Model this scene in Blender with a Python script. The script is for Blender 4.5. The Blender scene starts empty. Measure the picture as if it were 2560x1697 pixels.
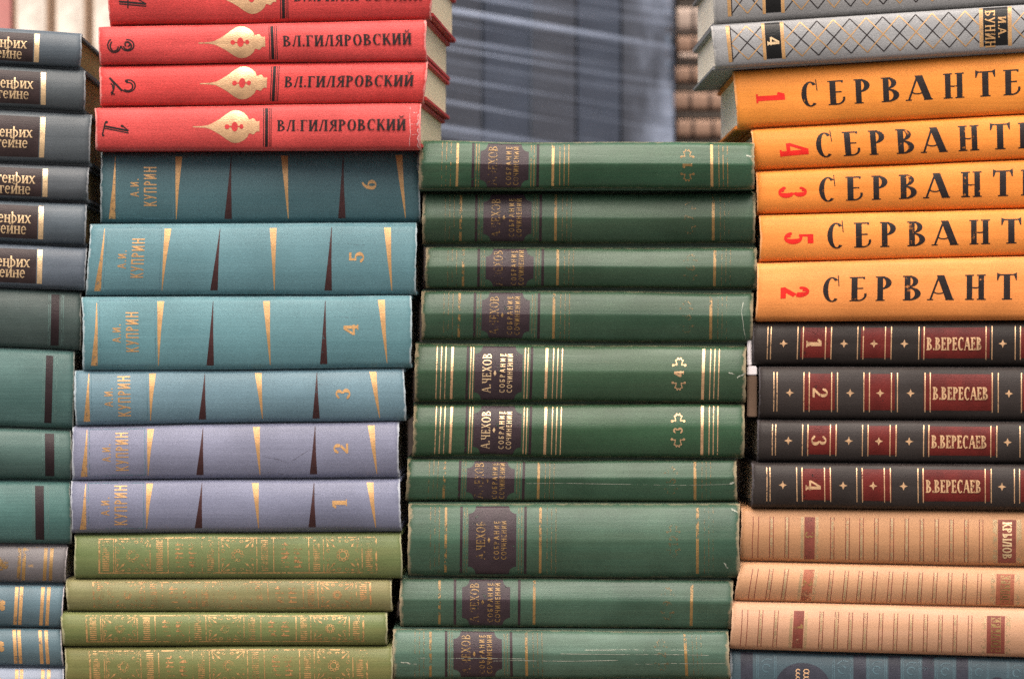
import bpy, bmesh, math, random
from mathutils import Vector
R = math.radians
rnd = random.Random(7)
sc = bpy.context.scene
col = sc.collection

# ------------------------------------------------------------------ camera, sky, sun, exposure
D = 1.448                       # metres from the lens to the wall of spines
S = 0.628 / 2560                # metres per photo pixel on that wall
cam_d = bpy.data.cameras.new('camera')
cam_d.lens = 83; cam_d.sensor_width = 36; cam_d.clip_start = .05; cam_d.clip_end = 300
cam_d.dof.use_dof = True; cam_d.dof.focus_distance = D - .004; cam_d.dof.aperture_fstop = 5.0
cam = bpy.data.objects.new('camera', cam_d); col.objects.link(cam)
cam.location = (0, -D, 0); cam.rotation_euler = (R(90), 0, 0)
sc.camera = cam

SUN_EL, SUN_AZ = 65, 184        # high, behind the photographer
w = bpy.data.worlds.new('World'); sc.world = w; w.use_nodes = True
nt = w.node_tree; nt.nodes.clear()
out = nt.nodes.new('ShaderNodeOutputWorld'); bg = nt.nodes.new('ShaderNodeBackground')
sky = nt.nodes.new('ShaderNodeTexSky'); sky.sky_type = 'NISHITA'; sky.sun_disc = False
sky.sun_elevation = R(SUN_EL); sky.sun_rotation = R(SUN_AZ)
sky.air_density = .6; sky.dust_density = 9.0; sky.ozone_density = .2
bg.inputs['Strength'].default_value = .07
nt.links.new(sky.outputs[0], bg.inputs[0]); nt.links.new(bg.outputs[0], out.inputs[0])
sun_d = bpy.data.lights.new('sun', 'SUN'); sun_d.energy = 1.5; sun_d.angle = R(72); sun_d.color = (1, .93, .84)
sun = bpy.data.objects.new('sun', sun_d); col.objects.link(sun)
az = R(SUN_AZ)
dirv = Vector((math.sin(az) * math.cos(R(SUN_EL)), math.cos(az) * math.cos(R(SUN_EL)), math.sin(R(SUN_EL))))
sun.rotation_euler = dirv.to_track_quat('Z', 'Y').to_euler()
sc.view_settings.view_transform = 'Standard'; sc.view_settings.look = 'None'
sc.view_settings.exposure = 1.45; sc.view_settings.gamma = 1; sc.view_settings.use_curve_mapping = False
sc.render.engine = 'CYCLES'
sc.cycles.use_denoising = False
sc.cycles.max_bounces = 8; sc.cycles.sample_clamp_indirect = 2.0

# ------------------------------------------------------------------ materials
def N(nt, t, **kw):
    n = nt.nodes.new(t)
    for k, v in kw.items():
        if k.startswith('i_'):
            n.inputs[k[2:].replace('_', ' ')].default_value = v
        else:
            setattr(n, k, v)
    return n

def math_n(nt, op, a, b=None, clamp=False):
    n = nt.nodes.new('ShaderNodeMath'); n.operation = op; n.use_clamp = clamp
    for i, x in enumerate((a, b)):
        if x is None: continue
        if isinstance(x, (int, float)): n.inputs[i].default_value = x
        else: nt.links.new(x, n.inputs[i])
    return n.outputs[0]

def ramp(nt, x, lo, hi):
    n = nt.nodes.new('ShaderNodeMapRange'); n.interpolation_type = 'SMOOTHSTEP'
    n.inputs[1].default_value = lo; n.inputs[2].default_value = hi
    nt.links.new(x, n.inputs[0]); return n.outputs[0]

def mixc(nt, f, a, b, mode='MIX'):
    n = nt.nodes.new('ShaderNodeMix'); n.data_type = 'RGBA'; n.blend_type = mode
    if isinstance(f, (int, float)): n.inputs[0].default_value = f
    else: nt.links.new(f, n.inputs[0])
    for i, x in ((6, a), (7, b)):
        if isinstance(x, (tuple, list)): n.inputs[i].default_value = (*x[:3], 1)
        else: nt.links.new(x, n.inputs[i])
    return n.outputs[2]

def noise(nt, vec, scale, detail=3, rough=.55, mscale=None, loc=(0, 0, 0)):
    if mscale or any(loc):
        m = nt.nodes.new('ShaderNodeMapping'); nt.links.new(vec, m.inputs[0])
        m.inputs['Scale'].default_value = mscale or (1, 1, 1); m.inputs['Location'].default_value = loc
        vec = m.outputs[0]
    n = nt.nodes.new('ShaderNodeTexNoise'); nt.links.new(vec, n.inputs['Vector'])
    n.inputs['Scale'].default_value = scale; n.inputs['Detail'].default_value = detail
    n.inputs['Roughness'].default_value = rough
    return n.outputs[0]

def new_mat(name):
    m = bpy.data.materials.new(name); m.use_nodes = True
    nt = m.node_tree; return m, nt, nt.nodes['Principled BSDF']

def cloth(name, c, rough=.5, worn=(.6, .5, .4), wear=.35, blotch=.35, crease=.25, spec=.36, grain=.5, spots=None, patch=None, coat=0.0, ev_w=.22, cap=.4935):
    """Book cloth: weave bump, faded blotches, edges rubbed pale where hands wear them."""
    m, nt, p = new_mat(name)
    tc = nt.nodes.new('ShaderNodeTexCoord'); ob = tc.outputs['Object']
    sd = rnd.uniform(0, 50)
    big = noise(nt, ob, 18, 4, .6, None, (sd, 0, 0))
    str_ = noise(nt, ob, 30, 4, .65, (.25, 1, 4), (sd, 3, 0))
    fine = noise(nt, ob, 1500, 2, .6)
    weave = noise(nt, ob, 1200, 2, .5, (1, 1, 1.15))
    b1 = ramp(nt, big, .3, .7); b2 = ramp(nt, str_, .3, .72)
    dark = tuple(x * (1 - .45 * blotch) for x in c)
    lite = tuple(min(1, x * (1 + .35 * blotch) + .02 * blotch) for x in c)
    base = mixc(nt, b1, dark, lite)
    base = mixc(nt, math_n(nt, 'MULTIPLY', b2, .35), base, patch or tuple(x * .95 + .022 for x in c))
    g = ramp(nt, fine, .3, .7)
    base = mixc(nt, math_n(nt, 'MULTIPLY', g, .35 * grain), base, (0, 0, 0))
    # worn edges
    uv = nt.nodes.new('ShaderNodeSeparateXYZ'); nt.links.new(tc.outputs['UV'], uv.inputs[0])
    eu = math_n(nt, 'ABSOLUTE', math_n(nt, 'SUBTRACT', uv.outputs[0], .5))
    ev = math_n(nt, 'ABSOLUTE', math_n(nt, 'SUBTRACT', uv.outputs[1], .5))
    nz = noise(nt, ob, 160, 5, .7, None, (sd, 5, 1)); nz2 = math_n(nt, 'SUBTRACT', nz, .5)
    mu = ramp(nt, math_n(nt, 'ADD', eu, math_n(nt, 'MULTIPLY', nz2, .022 + (.4935 - cap) * 2.2)), cap, .4985)
    mv = ramp(nt, math_n(nt, 'ADD', ev, math_n(nt, 'MULTIPLY', nz2, .10)), .470, .505)
    scr = ramp(nt, noise(nt, ob, 120, 6, .75, (.3, 1, 1.5), (sd, 9, 2)), .70, .76)
    wm = math_n(nt, 'ADD', math_n(nt, 'ADD', mu, math_n(nt, 'MULTIPLY', mv, ev_w)), math_n(nt, 'MULTIPLY', scr, .5), True)
    base = mixc(nt, math_n(nt, 'MULTIPLY', wm, wear), base, worn)
    if spots:
        sp = ramp(nt, noise(nt, ob, 90, 4, .7, None, (sd, 1, 7)), .62, .70)
        base = mixc(nt, math_n(nt, 'MULTIPLY', sp, .7), base, spots)
    nt.links.new(base, p.inputs['Base Color'])
    rg = math_n(nt, 'ADD', rough - .03, math_n(nt, 'MULTIPLY', b2, .16))
    nt.links.new(rg, p.inputs['Roughness'])
    p.inputs['Specular IOR Level'].default_value = spec
    p.inputs['Coat Weight'].default_value = coat; p.inputs['Coat Roughness'].default_value = .25
    cr = noise(nt, ob, 60, 3, .6, (.12, 1, 5), (sd, 2, 2))
    h = math_n(nt, 'ADD', math_n(nt, 'MULTIPLY', weave, 0.17 * grain), math_n(nt, 'MULTIPLY', cr, crease * .6))
    bp = nt.nodes.new('ShaderNodeBump'); bp.inputs['Strength'].default_value = .8
    bp.inputs['Distance'].default_value = .0014
    nt.links.new(h, bp.inputs['Height']); nt.links.new(bp.outputs[0], p.inputs['Normal'])
    return m

def foil(name, c, wear=.25, metal=.55, rough=.38, scale=420, hide=0.0, tint=None):
    """Stamped foil or ink, flaked away in small specks."""
    m, nt, p = new_mat(name)
    tc = nt.nodes.new('ShaderNodeTexCoord'); ob = tc.outputs['Object']
    sd = rnd.uniform(0, 50)
    v = ramp(nt, noise(nt, ob, 90, 3, .6, None, (sd, 0, 0)), .3, .7)
    g = ramp(nt, noise(nt, ob, 1500, 2, .6), .3, .7)
    base = mixc(nt, v, tuple(x * .78 for x in c), tint or tuple(min(1, x * 1.1) for x in c))
    base = mixc(nt, math_n(nt, 'MULTIPLY', g, .2), base, (0, 0, 0))
    nt.links.new(base, p.inputs['Base Color'])
    p.inputs['Metallic'].default_value = metal; p.inputs['Specular IOR Level'].default_value = .5 if metal else .22; p.inputs['Roughness'].default_value = rough
    bp = nt.nodes.new('ShaderNodeBump'); bp.inputs['Strength'].default_value = .5; bp.inputs['Distance'].default_value = .0003
    nt.links.new(noise(nt, ob, 1200, 2, .5, (1, 1, 1.15)), bp.inputs['Height']); nt.links.new(bp.outputs[0], p.inputs['Normal'])
    fl = math_n(nt, 'ADD', math_n(nt, 'MULTIPLY', noise(nt, ob, scale, 4, .7, None, (sd, 4, 0)), .55),
                math_n(nt, 'MULTIPLY', noise(nt, ob, 45, 3, .6, None, (sd, 8, 0)), .45))
    al = ramp(nt, fl, .30 + .30 * wear, .40 + .30 * wear)
    al = math_n(nt, 'MULTIPLY', al, 1 - hide)
    nt.links.new(al, p.inputs['Alpha'])
    return m

def pages(name, c):
    m, nt, p = new_mat(name)
    tc = nt.nodes.new('ShaderNodeTexCoord'); ob = tc.outputs['Object']
    ln = noise(nt, ob, 1, 3, .7, (20, 20, 2600))
    bl = noise(nt, ob, 40, 4, .6)
    b = mixc(nt, ramp(nt, ln, .3, .75), tuple(x * .86 for x in c), c)
    b = mixc(nt, math_n(nt, 'MULTIPLY', ramp(nt, bl, .45, .8), .2), b, (c[0] * .8, c[1] * .66, c[2] * .48))
    nt.links.new(b, p.inputs['Base Color']); p.inputs['Roughness'].default_value = .85
    bp = nt.nodes.new('ShaderNodeBump'); bp.inputs['Strength'].default_value = .5; bp.inputs['Distance'].default_value = .0005
    nt.links.new(ln, bp.inputs['Height']); nt.links.new(bp.outputs[0], p.inputs['Normal'])
    return m

def wood(name, c):
    m, nt, p = new_mat(name)
    tc = nt.nodes.new('ShaderNodeTexCoord'); ob = tc.outputs['Object']
    g = noise(nt, ob, 6, 5, .65, (1, 12, 12)); b = mixc(nt, ramp(nt, g, .3, .7), tuple(x * .55 for x in c), c)
    nt.links.new(b, p.inputs['Base Color']); p.inputs['Roughness'].default_value = .6
    return m

# ------------------------------------------------------------------ geometry helpers
def Wp(px, py, y):
    k = S * (D + y) / D
    return Vector(((px - 1280) * k, y, (848.5 - py) * k))

def link(name, me, mat, parent=None):
    o = bpy.data.objects.new(name, me); col.objects.link(o)
    if mat: me.materials.append(mat)
    if parent: o.parent = parent
    return o

def bm_obj(name, bm, mat, parent=None, smooth=False):
    me = bpy.data.meshes.new(name); bm.to_mesh(me); bm.free()
    if smooth:
        for f in me.polygons: f.use_smooth = True
    return link(name, me, mat, parent)

def hexa(bm, c, bevel=0):
    """c = 8 corners: lower ring 4 then upper ring 4"""
    vs = [bm.verts.new(p) for p in c]
    fs = [(3, 2, 1, 0), (4, 5, 6, 7), (0, 1, 5, 4), (1, 2, 6, 5), (2, 3, 7, 6), (3, 0, 4, 7)]
    faces = [bm.faces.new([vs[i] for i in f]) for f in fs]
    if bevel:
        es = list({e for f in faces for e in f.edges})
        bmesh.ops.bevel(bm, geom=es, offset=bevel, segments=2, affect='EDGES')

def box(bm, x0, x1, y0, y1, z0, z1, bevel=0):
    hexa(bm, [Vector(p) for p in ((x0, y0, z0), (x1, y0, z0), (x1, y1, z0), (x0, y1, z0), (x0, y0, z1), (x1, y0, z1), (x1, y1, z1), (x0, y1, z1))], bevel)

def tag(o, label=None, cat=None, group=None, kind=None):
    if label: o['label'] = label
    if cat: o['category'] = cat
    if group: o['group'] = group
    if kind: o['kind'] = kind
    return o

VL = [0, .012, .03, .055, .085, .12, .16, .2, .25, .3, .35, .4, .44, .47, .5, .53, .56, .6, .65, .7, .75, .8, .84, .88, .915, .945, .97, .988, 1]
NU = 40

class Book:
    def __init__(self, TL, TR, BR, BL, y0=0, yaw=0, bulge=.004, npow=2.2, ridge=0, t0=.1, shoulder=.003, wob=1.2, seed=0, deep=.13, fray=.5):
        self.c = [Vector((*p,)) for p in (TL, TR, BR, BL)]
        self.y0, self.yaw, self.bulge, self.npow, self.ridge, self.t0, self.sh = y0, yaw, bulge, npow, ridge, t0, shoulder
        self.L = (TR[0] - TL[0] + BR[0] - BL[0]) / 2; self.H = (BL[1] - TL[1] + BR[1] - TR[1]) / 2
        self.deep = deep
        r = random.Random(seed * 13 + 5)
        self.w = [(wob * r.uniform(.3, 1) / k, k * r.uniform(1.2, 2.2), r.uniform(0, 6)) for k in (1, 2, 3.5)]
        self.w2 = [(wob * r.uniform(.3, 1) / k, k * r.uniform(1.2, 2.2), r.uniform(0, 6)) for k in (1, 2, 3.5)]
        self.we = [(r.uniform(.5, 1.6), r.uniform(3, 7), r.uniform(0, 6)) for _ in range(2)]
        self.jit = [[r.gauss(0, 1) for _ in range(30)] for _ in range(2)]; self.fray = fray
        self.up = self.dn = self.yup = self.ydn = None
        n = Vector((yaw, 1, 0)).normalized(); self.d = n
    def lin(self, u, v):
        TL, TR, BR, BL = self.c
        return TL.lerp(TR, u).lerp(BL.lerp(BR, u), 1 - v)
    def ybase(self, u): return self.y0 - self.yaw * self.L * S * u
    def P(self, u, v, off=0.0):
        p = self.lin(u, v)
        wt = sum(a * math.sin(k * 3 * u + f) for a, k, f in self.w); wb = sum(a * math.sin(k * 3 * u + f) for a, k, f in self.w2)
        py = p.y + wt * v + wb * (1 - v)
        (a0, k0, f0), (a1, k1, f1) = self.we
        px = p.x + a0 * math.sin(k0 * v + f0) * max(0, 1 - u * 12) + a1 * math.sin(k1 * v + f1) * max(0, 1 - (1 - u) * 12)
        if u < .004 or u > .996:
            j = self.jit[0 if u < .5 else 1]; f = v * 28; k = int(min(f, 28)); jj = j[k] + (j[k + 1] - j[k]) * (f - k)
            px += self.fray * jj; py += self.fray * .4 * jj
        t = 2 * v - 1; at = abs(t)
        pr = 1 - at ** self.npow
        tri = (1 - (t - self.t0) / (1 - self.t0)) if t > self.t0 else (t + 1) / (1 + self.t0)
        pr = (1 - self.ridge) * pr + self.ridge * tri
        y = self.ybase(u) - self.bulge * pr
        if at > .86: y += self.sh * ((at - .86) / .14) ** 2
        e = min(u, 1 - u) * self.L * S
        y += .0016 * math.exp(-(e / .0016) ** 1.5)
        y += .00035 * math.sin(9 * u + self.w[0][2]) * (1 - at)
        return Wp(px, py, y - off)
    def build(self, name, label, cat, group, cloth_m, page_m, board_m=None, inset=.0022):
        b0 = Wp(*((self.c[2] + self.c[3]) / 2), self.y0)
        root = bpy.data.objects.new(name, None); col.objects.link(root)
        root.empty_display_size = .01
        tag(root, label, cat, group)
        root.location = b0; self.o = b0; self.root = root
        # spine
        bm = bmesh.new(); uvl = bm.loops.layers.uv.new('UVMap')
        us = [0, .003, .007, .014] + [k / NU for k in range(1, NU)] + [.986, .993, .997, 1]
        self.us = us
        rings = []; th = .0014
        for u in us:
            o_ = [self.P(u, v) for v in VL]
            i_ = []
            for v, p in zip(VL, o_):
                vv = min(max(v, .05), .95)
                q = self.P(u, vv) + self.d * th
                i_.append(q)
            hb, ht = o_[0] + self.d * .0055, o_[-1] + self.d * .0055
            hbi, hti = i_[0] + self.d * .003, i_[-1] + self.d * .003
            ring = [hb] + o_ + [ht, hti] + i_[::-1] + [hbi]
            rings.append([bm.verts.new(p - b0) for p in ring])
        n = len(rings[0]); nv = len(VL)
        uvs = {}
        for ui, (u, rg) in enumerate(zip(us, rings)):
            for k, vtx in enumerate(rg):
                vv = 0 if k == 0 else VL[k - 1] if k <= nv else 1 if k < nv + 3 else .5
                uvs[vtx] = (u, vv)
        for ra, rb in zip(rings, rings[1:]):
            for k in range(n):
                k2 = (k + 1) % n
                bm.faces.new((ra[k], rb[k], rb[k2], ra[k2]))
        for rg, fl in ((rings[0], 0), (rings[-1], 1)):
            m = nv + 2
            for k in range(m - 1):
                q = (rg[k], rg[k + 1], rg[n - 2 - k], rg[n - 1 - k])
                if len(set(q)) == 4: bm.faces.new(q if not fl else q[::-1])
        for f in bm.faces:
            f.smooth = True
            for lp in f.loops: lp[uvl].uv = uvs[lp.vert]
        bmesh.ops.recalc_face_normals(bm, faces=bm.faces)
        for e in bm.edges:
            if len(e.link_faces) == 2 and e.calc_face_angle(0) > R(50): e.smooth = False
        self.spine = bm_obj('spine', bm, cloth_m, root)
        # boards
        def edge(x, top):
            TL, TR, BR, BL = self.c
            A, B = (TL, TR) if top else (BL, BR)
            f = self.up if top else self.dn
            if f: return f(x)
            return A.y + (B.y - A.y) * (x - A.x) / (B.x - A.x)
        bt = .0026
        TL, TR, BR, BL = self.c
        xl, xr = (TL.x + BL.x) / 2, (TR.x + BR.x) / 2
        self.brd = {}
        for top in (True, False):
            yref = (self.yup if top and self.yup is not None else self.ydn if (not top) and self.ydn is not None else self.y0)
            def z_at(x): return (848.5 - edge(x, top)) * S * (D + yref) / D
            zl, zr = z_at(xl), z_at(xr)
            fl = Wp(xl, 0, self.ybase(0)); fr = Wp(xr, 0, self.ybase(1))
            ex = (fr - fl).normalized(); ex.z = 0
            fl = Vector((fl.x, fl.y, zl)) + self.d * .0045; fr = Vector((fr.x, fr.y, zr)) + self.d * .0045
            dn = -1 if top else 1
            off = Vector((0, 0, dn * .00008)); thv = Vector((0, 0, dn * bt))
            bk = self.d * (self.deep - .0045)
            lo = [fl + off, fr + off, fr + off + bk, fl + off + bk]
            hi = [p + thv for p in lo]
            if top: lo, hi = hi, lo
            bm = bmesh.new(); hexa(bm, [p - b0 for p in lo + hi], .0005)
            bmesh.ops.recalc_face_normals(bm, faces=bm.faces)
            u2 = bm.loops.layers.uv.new('UVMap')
            for f in bm.faces:
                for lp in f.loops: lp[u2].uv = (.5, .5)
            bm_obj('cover', bm, board_m or cloth_m, root)
            self.brd[top] = (fl + thv, fr + thv, bk)
        (tl, tr, bk), (bl, br, _) = self.brd[True], self.brd[False]
        ex = (tr - tl).normalized() * inset
        e = Vector((0, 0, .0001))
        pf = -self.d * .001; pb = bk - self.d * .004
        lo = [bl + ex + e + pf, br - ex + e + pf, br - ex + e + pb, bl + ex + e + pb]
        hi = [tl + ex - e + pf, tr - ex - e + pf, tr - ex - e + pb, tl + ex - e + pb]
        bm = bmesh.new(); hexa(bm, [p - b0 for p in lo + hi])
        bmesh.ops.recalc_face_normals(bm, faces=bm.faces)
        bm_obj('page_block', bm, page_m, root)
        return root

# ------------------------------------------------------------------ letter shapes (strokes)
def P_rect(x0, y0, x1, y1): return [[(x0, y0), (x1, y0), (x1, y1), (x0, y1)]]
def P_diag(x0, y0, x1, y1, w): return [[(x0 - w / 2, y0), (x0 + w / 2, y0), (x1 + w / 2, y1), (x1 - w / 2, y1)]]
def P_bar(x0, y0, x1, y1, w):
    d = Vector((x1 - x0, y1 - y0)); n = Vector((-d.y, d.x)).normalized() * w / 2
    return [[(x0 - n.x, y0 - n.y), (x1 - n.x, y1 - n.y), (x1 + n.x, y1 + n.y), (x0 + n.x, y0 + n.y)]]
def P_bowl(cx, cy, rx, ry, a0, a1, wx, wy, n=None):
    n = n or max(5, int(abs(a1 - a0) / 18)); o = []
    for k in range(n):
        q = []
        for j in (k, k + 1):
            a = R(a0 + (a1 - a0) * j / n); q.append((math.cos(a), math.sin(a)))
        (c0, s0), (c1, s1) = q
        o.append([(cx + rx * c0, cy + ry * s0), (cx + rx * c1, cy + ry * s1), (cx + (rx - wx) * c1, cy + (ry - wy) * s1), (cx + (rx - wx) * c0, cy + (ry - wy) * s0)])
    return o
def P_disc(cx, cy, rx, ry=None, n=14):
    ry = ry or rx
    return [[(cx + rx * math.cos(2 * math.pi * k / n), cy + ry * math.sin(2 * math.pi * k / n)) for k in range(n)]]

def glyph(ch, T=.17, t=.06, sr=.07, sp='std'):
    s = t * .9
    def stem(x, y0=0, y1=1, w=T, top=True, bot=True):
        o = P_rect(x - w / 2, y0, x + w / 2, y1)
        if sr:
            if bot: o += P_rect(x - w / 2 - sr, y0, x + w / 2 + sr, y0 + s)
            if top: o += P_rect(x - w / 2 - sr, y1 - s, x + w / 2 + sr, y1)
        return o
    def foot(x, y, w=.1): return P_rect(x - w, y, x + w, y + s) if sr else []
    def topbar(x0, x1, drop=.2):
        o = P_rect(x0, 1 - t, x1, 1)
        if sr: o += [[(x1 - t, 1 - drop), (x1, 1 - drop), (x1, 1), (x1 - 2.2 * t, 1)]]
        return o
    X = .16
    if ch == ' ': return .4, []
    if ch == '.': return .24, P_disc(.12, .09, .095)
    if ch == 'А':
        o = P_diag(.09, 0, .39, 1, t * 1.25) + P_diag(.72, 0, .42, 1, T * 1.05) + foot(.09, 0) + foot(.72, 0, .14)
        o += P_bowl(.38, .36, .2, .12, 180, 360, t, t * .9) if sp == 'cerv' else P_rect(.2, .3, .6, .3 + t)
        return .82, o
    if ch == 'Б': return .7, stem(X) + topbar(X, .62) + P_bowl(X, .28, .48, .28, -90, 90, T, t) + P_rect(X, .56 - t, X + .05, .56)
    if ch == 'В': return .72, stem(X) + P_bowl(X + .06, .765, .36, .235, -90, 90, T * .9, t) + P_bowl(X + .06, .27, .46, .27, -90, 90, T, t)
    if ch == 'Г': return .62, stem(X) + topbar(X, .6)
    if ch == 'Е':
        if sp == 'cerv':
            return .66, stem(X) + topbar(X, .56, .1) + P_rect(X, .5, .5, .5 + t) + P_bowl(.3, .26, .33, .26, -95, 15, t * 1.7, t) + P_rect(X, 0, .32, t * 1.3)
        return .64, stem(X) + topbar(X, .58) + P_rect(X, .48, .5, .48 + t) + (P_rect(.5 - t, .38, .5, .64) if sr else []) + P_rect(X, 0, .6, t) + ([[(.6 - t * 2, 0), (.62, 0), (.62, .22), (.62 - t, .22)]] if sr else [])
    if ch in 'ИЙ':
        o = stem(X) + stem(.64) + P_diag(X + T * .4, .12, .64 - T * .4, .88, t * 1.9)
        if ch == 'Й': o += P_bowl(.4, 1.26, .17, .14, 180, 360, t, t * 1.3) + P_disc(.25, 1.27, .05) + P_disc(.55, 1.27, .05)
        return .8, o
    if ch == 'К': return .74, stem(X) + P_diag(.26, .45, .6, 1, t * 1.3) + P_diag(.66, 0, .34, .58, T) + foot(.66, 0, .13) + foot(.6, 1 - s, .1)
    if ch == 'Л': return .76, stem(.6, w=T) + P_diag(.1, 0, .34, 1, t * 1.5) + P_rect(.3, 1 - t, .6, 1) + (P_disc(.08, .07, .075) if sr else [])
    if ch == 'Н':
        o = stem(X) + stem(.64)
        o += P_bowl(.4, .55, .22, .1, 180, 360, t, t) if sp == 'cerv' else P_rect(X, .48, .64, .48 + t)
        return .8, o
    if ch == 'О': return .8, P_bowl(.4, .5, .38, .52, 0, 360, T, t, 22)
    if ch == 'С':
        o = P_bowl(.42, .5, .4, .52, 48, 310, T, t, 16)
        if sp == 'cerv': o += [[(.66, 1.08), (.7, 1.1), (.74, .62), (.70, .64)]]
        elif sr: o += [[(.64, .98), (.7, 1.0), (.7, .66), (.66, .66)]]
        return .74, o
    if ch == 'П': return .8, stem(X, top=False) + stem(.64, top=False) + P_rect(X - T / 2 - sr, 1 - t, .64 + T / 2 + sr, 1)
    if ch == 'Р': return .66, stem(X) + P_bowl(X + .04, .73, .42, .27, -90, 90, T, t)
    if ch == 'Т': return .72, stem(.36, top=False) + P_rect(.02, 1 - t, .7, 1) + ([[(.0, .76), (.04, .76), (.13, 1), (.0, 1.06)], [(.72, .76), (.68, .76), (.6, 1), (.72, 1.06)]] if sr else [])
    if ch == 'У': return .72, P_diag(.36, .34, .1, 1, T) + P_diag(.24, .06, .62, 1, t * 1.3) + P_disc(.2, .07, .08) + foot(.1, 1 - s) + foot(.62, 1 - s, .09)
    if ch == 'Х': return .76, P_diag(.64, 0, .14, 1, T) + P_diag(.1, 0, .62, 1, t * 1.3) + foot(.64, 0) + foot(.1, 0, .09) + foot(.14, 1 - s) + foot(.62, 1 - s, .09)
    if ch == 'Ч': return .74, stem(.58) + P_rect(X - T / 2, .68, X + T / 2, 1) + P_bowl(.42, .68, .34, .26, 180, 270, T, t) + P_rect(.4, .42, .58, .42 + t) + foot(X, 1 - s, .15)
    if ch == 'Я': return .72, stem(.56) + P_bowl(.52, .73, .42, .27, 90, 270, T, t) + P_diag(.1, 0, .4, .5, t * 2.0) + foot(.1, 0)
    if ch == 'Ы': return .95, stem(X) + P_bowl(X, .28, .42, .28, -90, 90, T, t) + stem(.82)
    x = .7
    if ch == 'г': return .5, stem(.14, 0, x) + P_rect(.14, x - t, .46, x) + ([[(.46 - t, x - .2), (.46, x - .2), (.46, x), (.40, x)]] if sr else [])
    if ch == 'е': return .6, P_bowl(.3, x / 2, .28, x / 2 + .02, 15, 320, T * .85, t * 1.2, 14) + P_rect(.1, x * .5, .56, x * .5 + t)
    if ch == 'н': return .68, stem(.14, 0, x) + stem(.54, 0, x) + P_rect(.14, x * .48, .54, x * .48 + t)
    if ch == 'р': return .64, stem(.14, -.4, x + .28, top=False) + P_bowl(.2, x / 2, .38, x / 2, -100, 100, T * .9, t * 1.2)
    if ch in 'ий':
        o = stem(.14, 0, x) + stem(.56, 0, x) + P_diag(.2, .1, .5, x - .1, t * 1.6)
        if ch == 'й': o += P_bowl(.35, x + .24, .13, .1, 180, 360, t * 1.2, t * 1.2)
        return .7, o
    if ch == 'х': return .66, P_diag(.54, 0, .12, x, T) + P_diag(.08, 0, .52, x, t * 1.3) + foot(.54, 0) + foot(.08, 0, .08) + foot(.12, x - s) + foot(.54, x - s, .09)
    if ch == '1': return .5, stem(.28, top=False) + P_bar(.28 - T / 2, .97, .06, .74, t * 1.7)
    if ch == '2': return .62, P_bowl(.3, .7, .27, .3, 165, -35, T, t * 1.2) + P_bar(.46, .5, .07, .06, T * .75) + P_rect(.03, 0, .58, T * .75) + P_disc(.1, .72, .07)
    if ch == '3': return .6, P_bowl(.28, .76, .25, .24, 160, -80, T * .9, t * 1.2) + P_bowl(.28, .28, .29, .28, 80, -160, T, t * 1.2) + P_disc(.08, .8, .06) + P_disc(.06, .2, .07)
    if ch == '4': return .66, P_rect(.4, 0, .4 + T, 1) + P_bar(.44, .98, .06, .32, t * 1.8) + P_rect(.02, .24, .64, .24 + t * 1.8) + (P_rect(.32, 0, .66, s) if sr else [])
    if ch == '5': return .6, P_rect(.1, 1 - T * .8, .54, 1) + P_rect(.1, .5, .1 + t * 1.5, 1) + P_bowl(.27, .3, .3, .32, 115, -160, T, t * 1.2) + P_disc(.06, .2, .07)
    if ch == '6': return .62, P_bowl(.3, .3, .28, .3, 0, 360, T, t, 16) + P_bowl(.56, .34, .54, .68, 105, 178, T * .9, t * 1.4)
    if ch == '7': return .6, P_rect(.05, 1 - T * .8, .57, 1) + P_bar(.53, .95, .2, 0, T * .9)
    if ch == '8': return .62, P_bowl(.3, .74, .24, .26, 0, 360, T * .8, t * 1.2, 16) + P_bowl(.3, .27, .29, .28, 0, 360, T, t * 1.2, 16)
    if ch == '9': return .62, P_bowl(.3, .7, .28, .3, 0, 360, T, t, 16) + P_bowl(.06, .66, .52, .68, -75, 2, T * .9, t * 1.4)
    if ch == '0': return .66, P_bowl(.33, .5, .31, .52, 0, 360, T, t, 18)
    raise KeyError(ch)

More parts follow.
